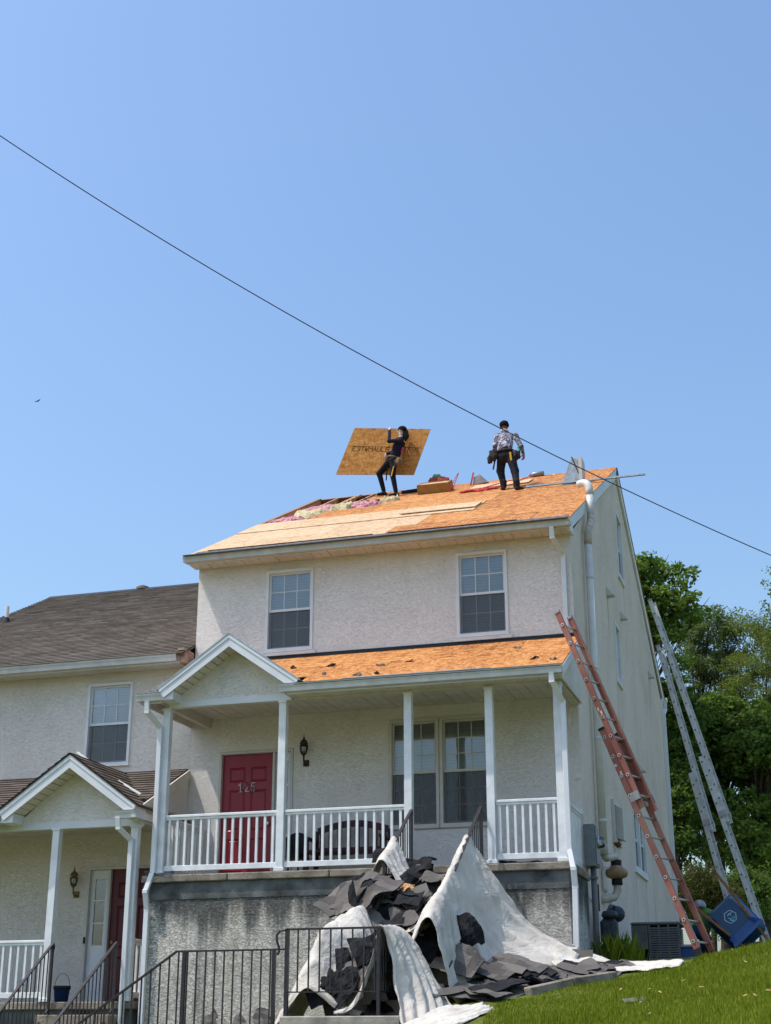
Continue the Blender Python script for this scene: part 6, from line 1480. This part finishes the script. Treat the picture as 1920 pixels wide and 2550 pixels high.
def tree(name, label, base, cc, rad, nclump, nleaf, size, mat, seed, bark='bark', tr=.16, csig=.35, aspect=.6, shell=.55, lean=(0, 0), group='trees behind the house', flat=.7, limbs=3):
    r = np.random.default_rng(seed); base = np.array(base, float); cc = np.array(cc, float); rad = np.array(rad, float)
    e = empty(name, base, label, 'tree', group)
    top = cc+np.array([0, 0, rad[2]*.45]); knee = base+(cc-base)*.5+np.array([lean[0], lean[1], 0])
    tp = [base-np.array([0, 0, .3]), base+(knee-base)*.5+r.normal(size=3)*[.08, .08, 0], knee, knee+(top-knee)*.5+r.normal(size=3)*[.15, .15, 0], top]; tp = [np.array(x) for x in tp]
    pts = [cr(tp, t) for t in np.linspace(0, 4, 15)]; MB().tube(pts, [max(.02, tr*(1-.85*i/14)) for i in range(15)], 8).build('trunk', M[bark], e, True)
    nclump = int(nclump*2.4); csig *= .74; d = r.normal(size=(nclump, 3)); d /= np.linalg.norm(d, axis=1)[:, None]; rr_ = (shell+(1-shell)*r.random(nclump))**.6; wob = 1+.30*np.sin(d[:, 0]*7+seed)*np.cos(d[:, 2]*8+seed*2)+.16*r.normal(size=nclump)
    C0 = cc+d*rad*(rr_*wob)[:, None]
    m = MB()
    for c in C0:
        t = np.clip((c[2]-base[2])/(top[2]-base[2])*.75, .25, .9); p = np.array(cr(tp, t*4)); mid = (p+c)/2+np.array([0, 0, -.12*np.linalg.norm(c-p)])+r.normal(size=3)*.1
        L_ = np.linalg.norm(c-p); m.tube([p, p*.35+mid*.65, (mid+c)/2+np.array([0, 0, .03]), c], [tr*.16, tr*.12, tr*.07, .007], 5)
        for k in range(limbs):
            q = c+r.normal(size=3)*csig*.9; m.tube([c*.8+mid*.2, (c+q)/2+r.normal(size=3)*.05, q], [tr*.07, tr*.05, .005], 4)
    tag(m.build('branch', M[bark], e, True), kind='stuff')
    k = int(nleaf*.72)//nclump; P = np.repeat(C0, k, 0); o = r.normal(size=P.shape); o *= (r.random((len(P), 1))**.33)/np.linalg.norm(o, axis=1)[:, None]*1.7
    sg = csig*(.6+.8*r.random(nclump)); ax = r.normal(size=(nclump, 3))*[1, 1, .45]; ax /= np.linalg.norm(ax, axis=1)[:, None]; axr = np.repeat(ax, k, 0); o = o*[1, 1, flat]*.75+axr*(o*axr).sum(1)[:, None]*1.1; P = P+o*np.repeat(sg, k)[:, None]; leaf_mesh('crown', P, size, mat, e, r, aspect); return e
def B(u, Y, z=None): p = at(u, 2300, Y=Y); return (p[0], Y, float(gz(p[0], Y)) if z is None else z)
def T(u, v, Y): return at(u, v, Y=Y)
tree('maple_tree', 'dense dark green maple rising right behind the rear roof edge', B(1575, 24), T(1570, 1505, 24), (1.75, 1.8, 1.45), 55, 22000, .17, 'leaf_maple', 1, tr=.2, csig=.36, shell=.45)
tree('feathery_tree', 'thin feathery tree with bare branches showing against the sky', B(1765, 31), T(1768, 1620, 31), (1.35, 1.2, 1.6), 30, 22000, .115, 'leaf_feather', 2, tr=.12, csig=.36, aspect=.45, limbs=3, shell=.45)
tree('willow_tree', 'light green fine-leaved tree at the right edge of the photograph', B(1925, 30), T(1915, 1720, 30), (1.75, 1.6, 2.3), 50, 42000, .11, 'leaf_light', 3, tr=.12, csig=.42, aspect=.35, limbs=2)
tree('tall_tree', 'taller leafy tree cut by the right edge above the light green tree', B(1975, 33), T(1965, 1560, 33), (1.1, 1.2, 2.0), 24, 9000, .13, 'leaf_feather', 4, tr=.16, csig=.32, aspect=.5)
tree('leafy_tree', 'dark leafy tree directly behind the tops of the aluminium ladders', B(1668, 26), T(1672, 1800, 26), (1.0, 1.3, 1.5), 30, 16000, .16, 'leaf_dark', 5, tr=.17, csig=.36)
tree('leafy_tree', 'broad dark green tree below the feathery tree', B(1790, 28), T(1790, 1830, 28), (1.35, 1.4, 1.15), 42, 24000, .17, 'leaf_maple', 6, tr=.2, csig=.38)
tree('leafy_tree', 'dark green tree at the right edge below the light green tree', B(1895, 27), T(1900, 1880, 27), (1.15, 1.4, 1.35), 36, 18000, .17, 'leaf_dark', 7, tr=.27, csig=.38)
tree('leafy_tree', 'shaded tree beside the rear corner of the house with hanging low branches', B(1690, 25), T(1690, 2010, 25), (.75, 1.0, 1.7), 30, 13000, .15, 'leaf_dark', 8, tr=.12, csig=.36)
tree('leafy_tree', 'low shaded tree between the two aluminium ladders', B(1768, 27), T(1768, 2010, 27), (.75, 1.0, .8), 22, 8000, .16, 'leaf_dark', 9, tr=.19, csig=.34, bark='bark_pale', lean=(-.3, 0))
tree('leafy_tree', 'sunlit small tree with gaps to the sky right of the ladders', B(1868, 26), T(1880, 2080, 26), (.95, 1.0, 1.3), 22, 7000, .15, 'leaf_maple', 10, tr=.10, csig=.30)
tree('leafy_tree', 'background tree filling the gap low on the right', B(1930, 38), T(1905, 2100, 38), (1.9, 1.5, 1.4), 26, 9000, .18, 'leaf_dark', 13, tr=.14, csig=.40)
tree('yew_shrub', 'olive green bushy evergreen behind the crouching worker', B(1740, 15), T(1742, 2235, 15), (.72, .7, .75), 60, 26000, .07, 'leaf_yew', 11, tr=.08, csig=.20, aspect=.35, group='shrubs behind the house', shell=.4)
tree('yew_shrub', 'dark evergreen shrub behind the tipped wheelbarrow', B(1845, 16), T(1850, 2240, 16), (.75, .7, .8), 50, 18000, .08, 'leaf_dark', 12, tr=.08, csig=.22, aspect=.4, group='shrubs behind the house', shell=.4)
# weeds at the foot of the side wall
r = np.random.default_rng(4)
def tuft(label, x, y, n, s, h, mat='grass_blade', name='weed_tuft', cat='weeds'):
    P = np.c_[x+r.normal(size=n)*s, y+r.normal(size=n)*s]; z = gz(P[:, 0], P[:, 1]); m = MB()
    for (px_, py_), pz in zip(P, z):
        a = r.random()*6.28; l = h*(.5+r.random()); d = np.array([math.cos(a)*.35*l, math.sin(a)*.35*l]); w = .008
        m.add([(px_-w, py_, pz), (px_+w, py_, pz), (px_+d[0]*.5, py_+d[1]*.5, pz+l*.7), (px_+d[0], py_+d[1], pz+l)], [(0, 1, 2), (1, 3, 2)])
    return tag(m.build(name, M[mat]), label, cat)
tuft('green weeds growing at the foot of the side wall below the gas meter', .35, .2, 260, .16, .30)
tuft('weeds between the gas meter and the air conditioner', .30, 1.2, 160, .16, .2)
# ------------------------------------------------------------------ grass blades on the bank
n = 360000; gx = np.where(RNG.random(n) < .55, RNG.uniform(-1.4, 4.6, n), RNG.uniform(-1.4, 8, n)); gy_ = -12.5+13.5*RNG.random(n)
line = np.interp(gx, [-.95, -.6, -.15, .22, .6, 1.0, 1.55, 1.85, 2.6, 5], [-5.4, -5.0, -4.4, -3.9, -3.5, -3.15, -2.75, -1.9, -.8, 1])
keep = ~((gx < -.35) & (gy_ > -5.75+.4*(gx+1))) & (gy_ < line) & (gy_ > line-10.5); gx, gy_ = gx[keep], gy_[keep]; n = len(gx); gz_ = gz(gx, gy_)
ang = RNG.random(n)*6.28; patch = np.sin(gx*1.7+1.3*np.sin(gy_*1.1))*np.sin(gy_*1.9+gx*.6); ln = .042*(1+.4*patch)*(.45+1.0*RNG.random(n)+.8*(RNG.random(n) > .93))*(1+.35*np.sin(gx*3.1+gy_*2.3)*np.sin(gy_*4.1)); lean = .55*RNG.random(n)*ln; w = .0055*(.7+.6*RNG.random(n)); pa = ang+1.57
b0 = np.c_[gx-w*np.cos(pa), gy_-w*np.sin(pa), gz_-.005]; b1 = np.c_[gx+w*np.cos(pa), gy_+w*np.sin(pa), gz_-.005]; tp_ = np.c_[gx+lean*np.cos(ang), gy_+lean*np.sin(ang), gz_+ln]
V = np.stack([b0, b1, tp_], 1).reshape(-1, 3); me = bpy.data.meshes.new('grass'); me.vertices.add(3*n); me.vertices.foreach_set('co', V.astype(np.float32).ravel()); me.loops.add(3*n); me.loops.foreach_set('vertex_index', np.arange(3*n, dtype=np.int32)); me.polygons.add(n); me.polygons.foreach_set('loop_start', np.arange(0, 3*n, 3, dtype=np.int32)); me.materials.append(M['grass_blade']); me.update(); me.validate()
go = bpy.data.objects.new('grass', me); link(go); tag(go, 'short green lawn grass on the sloping bank', 'grass', kind='stuff')
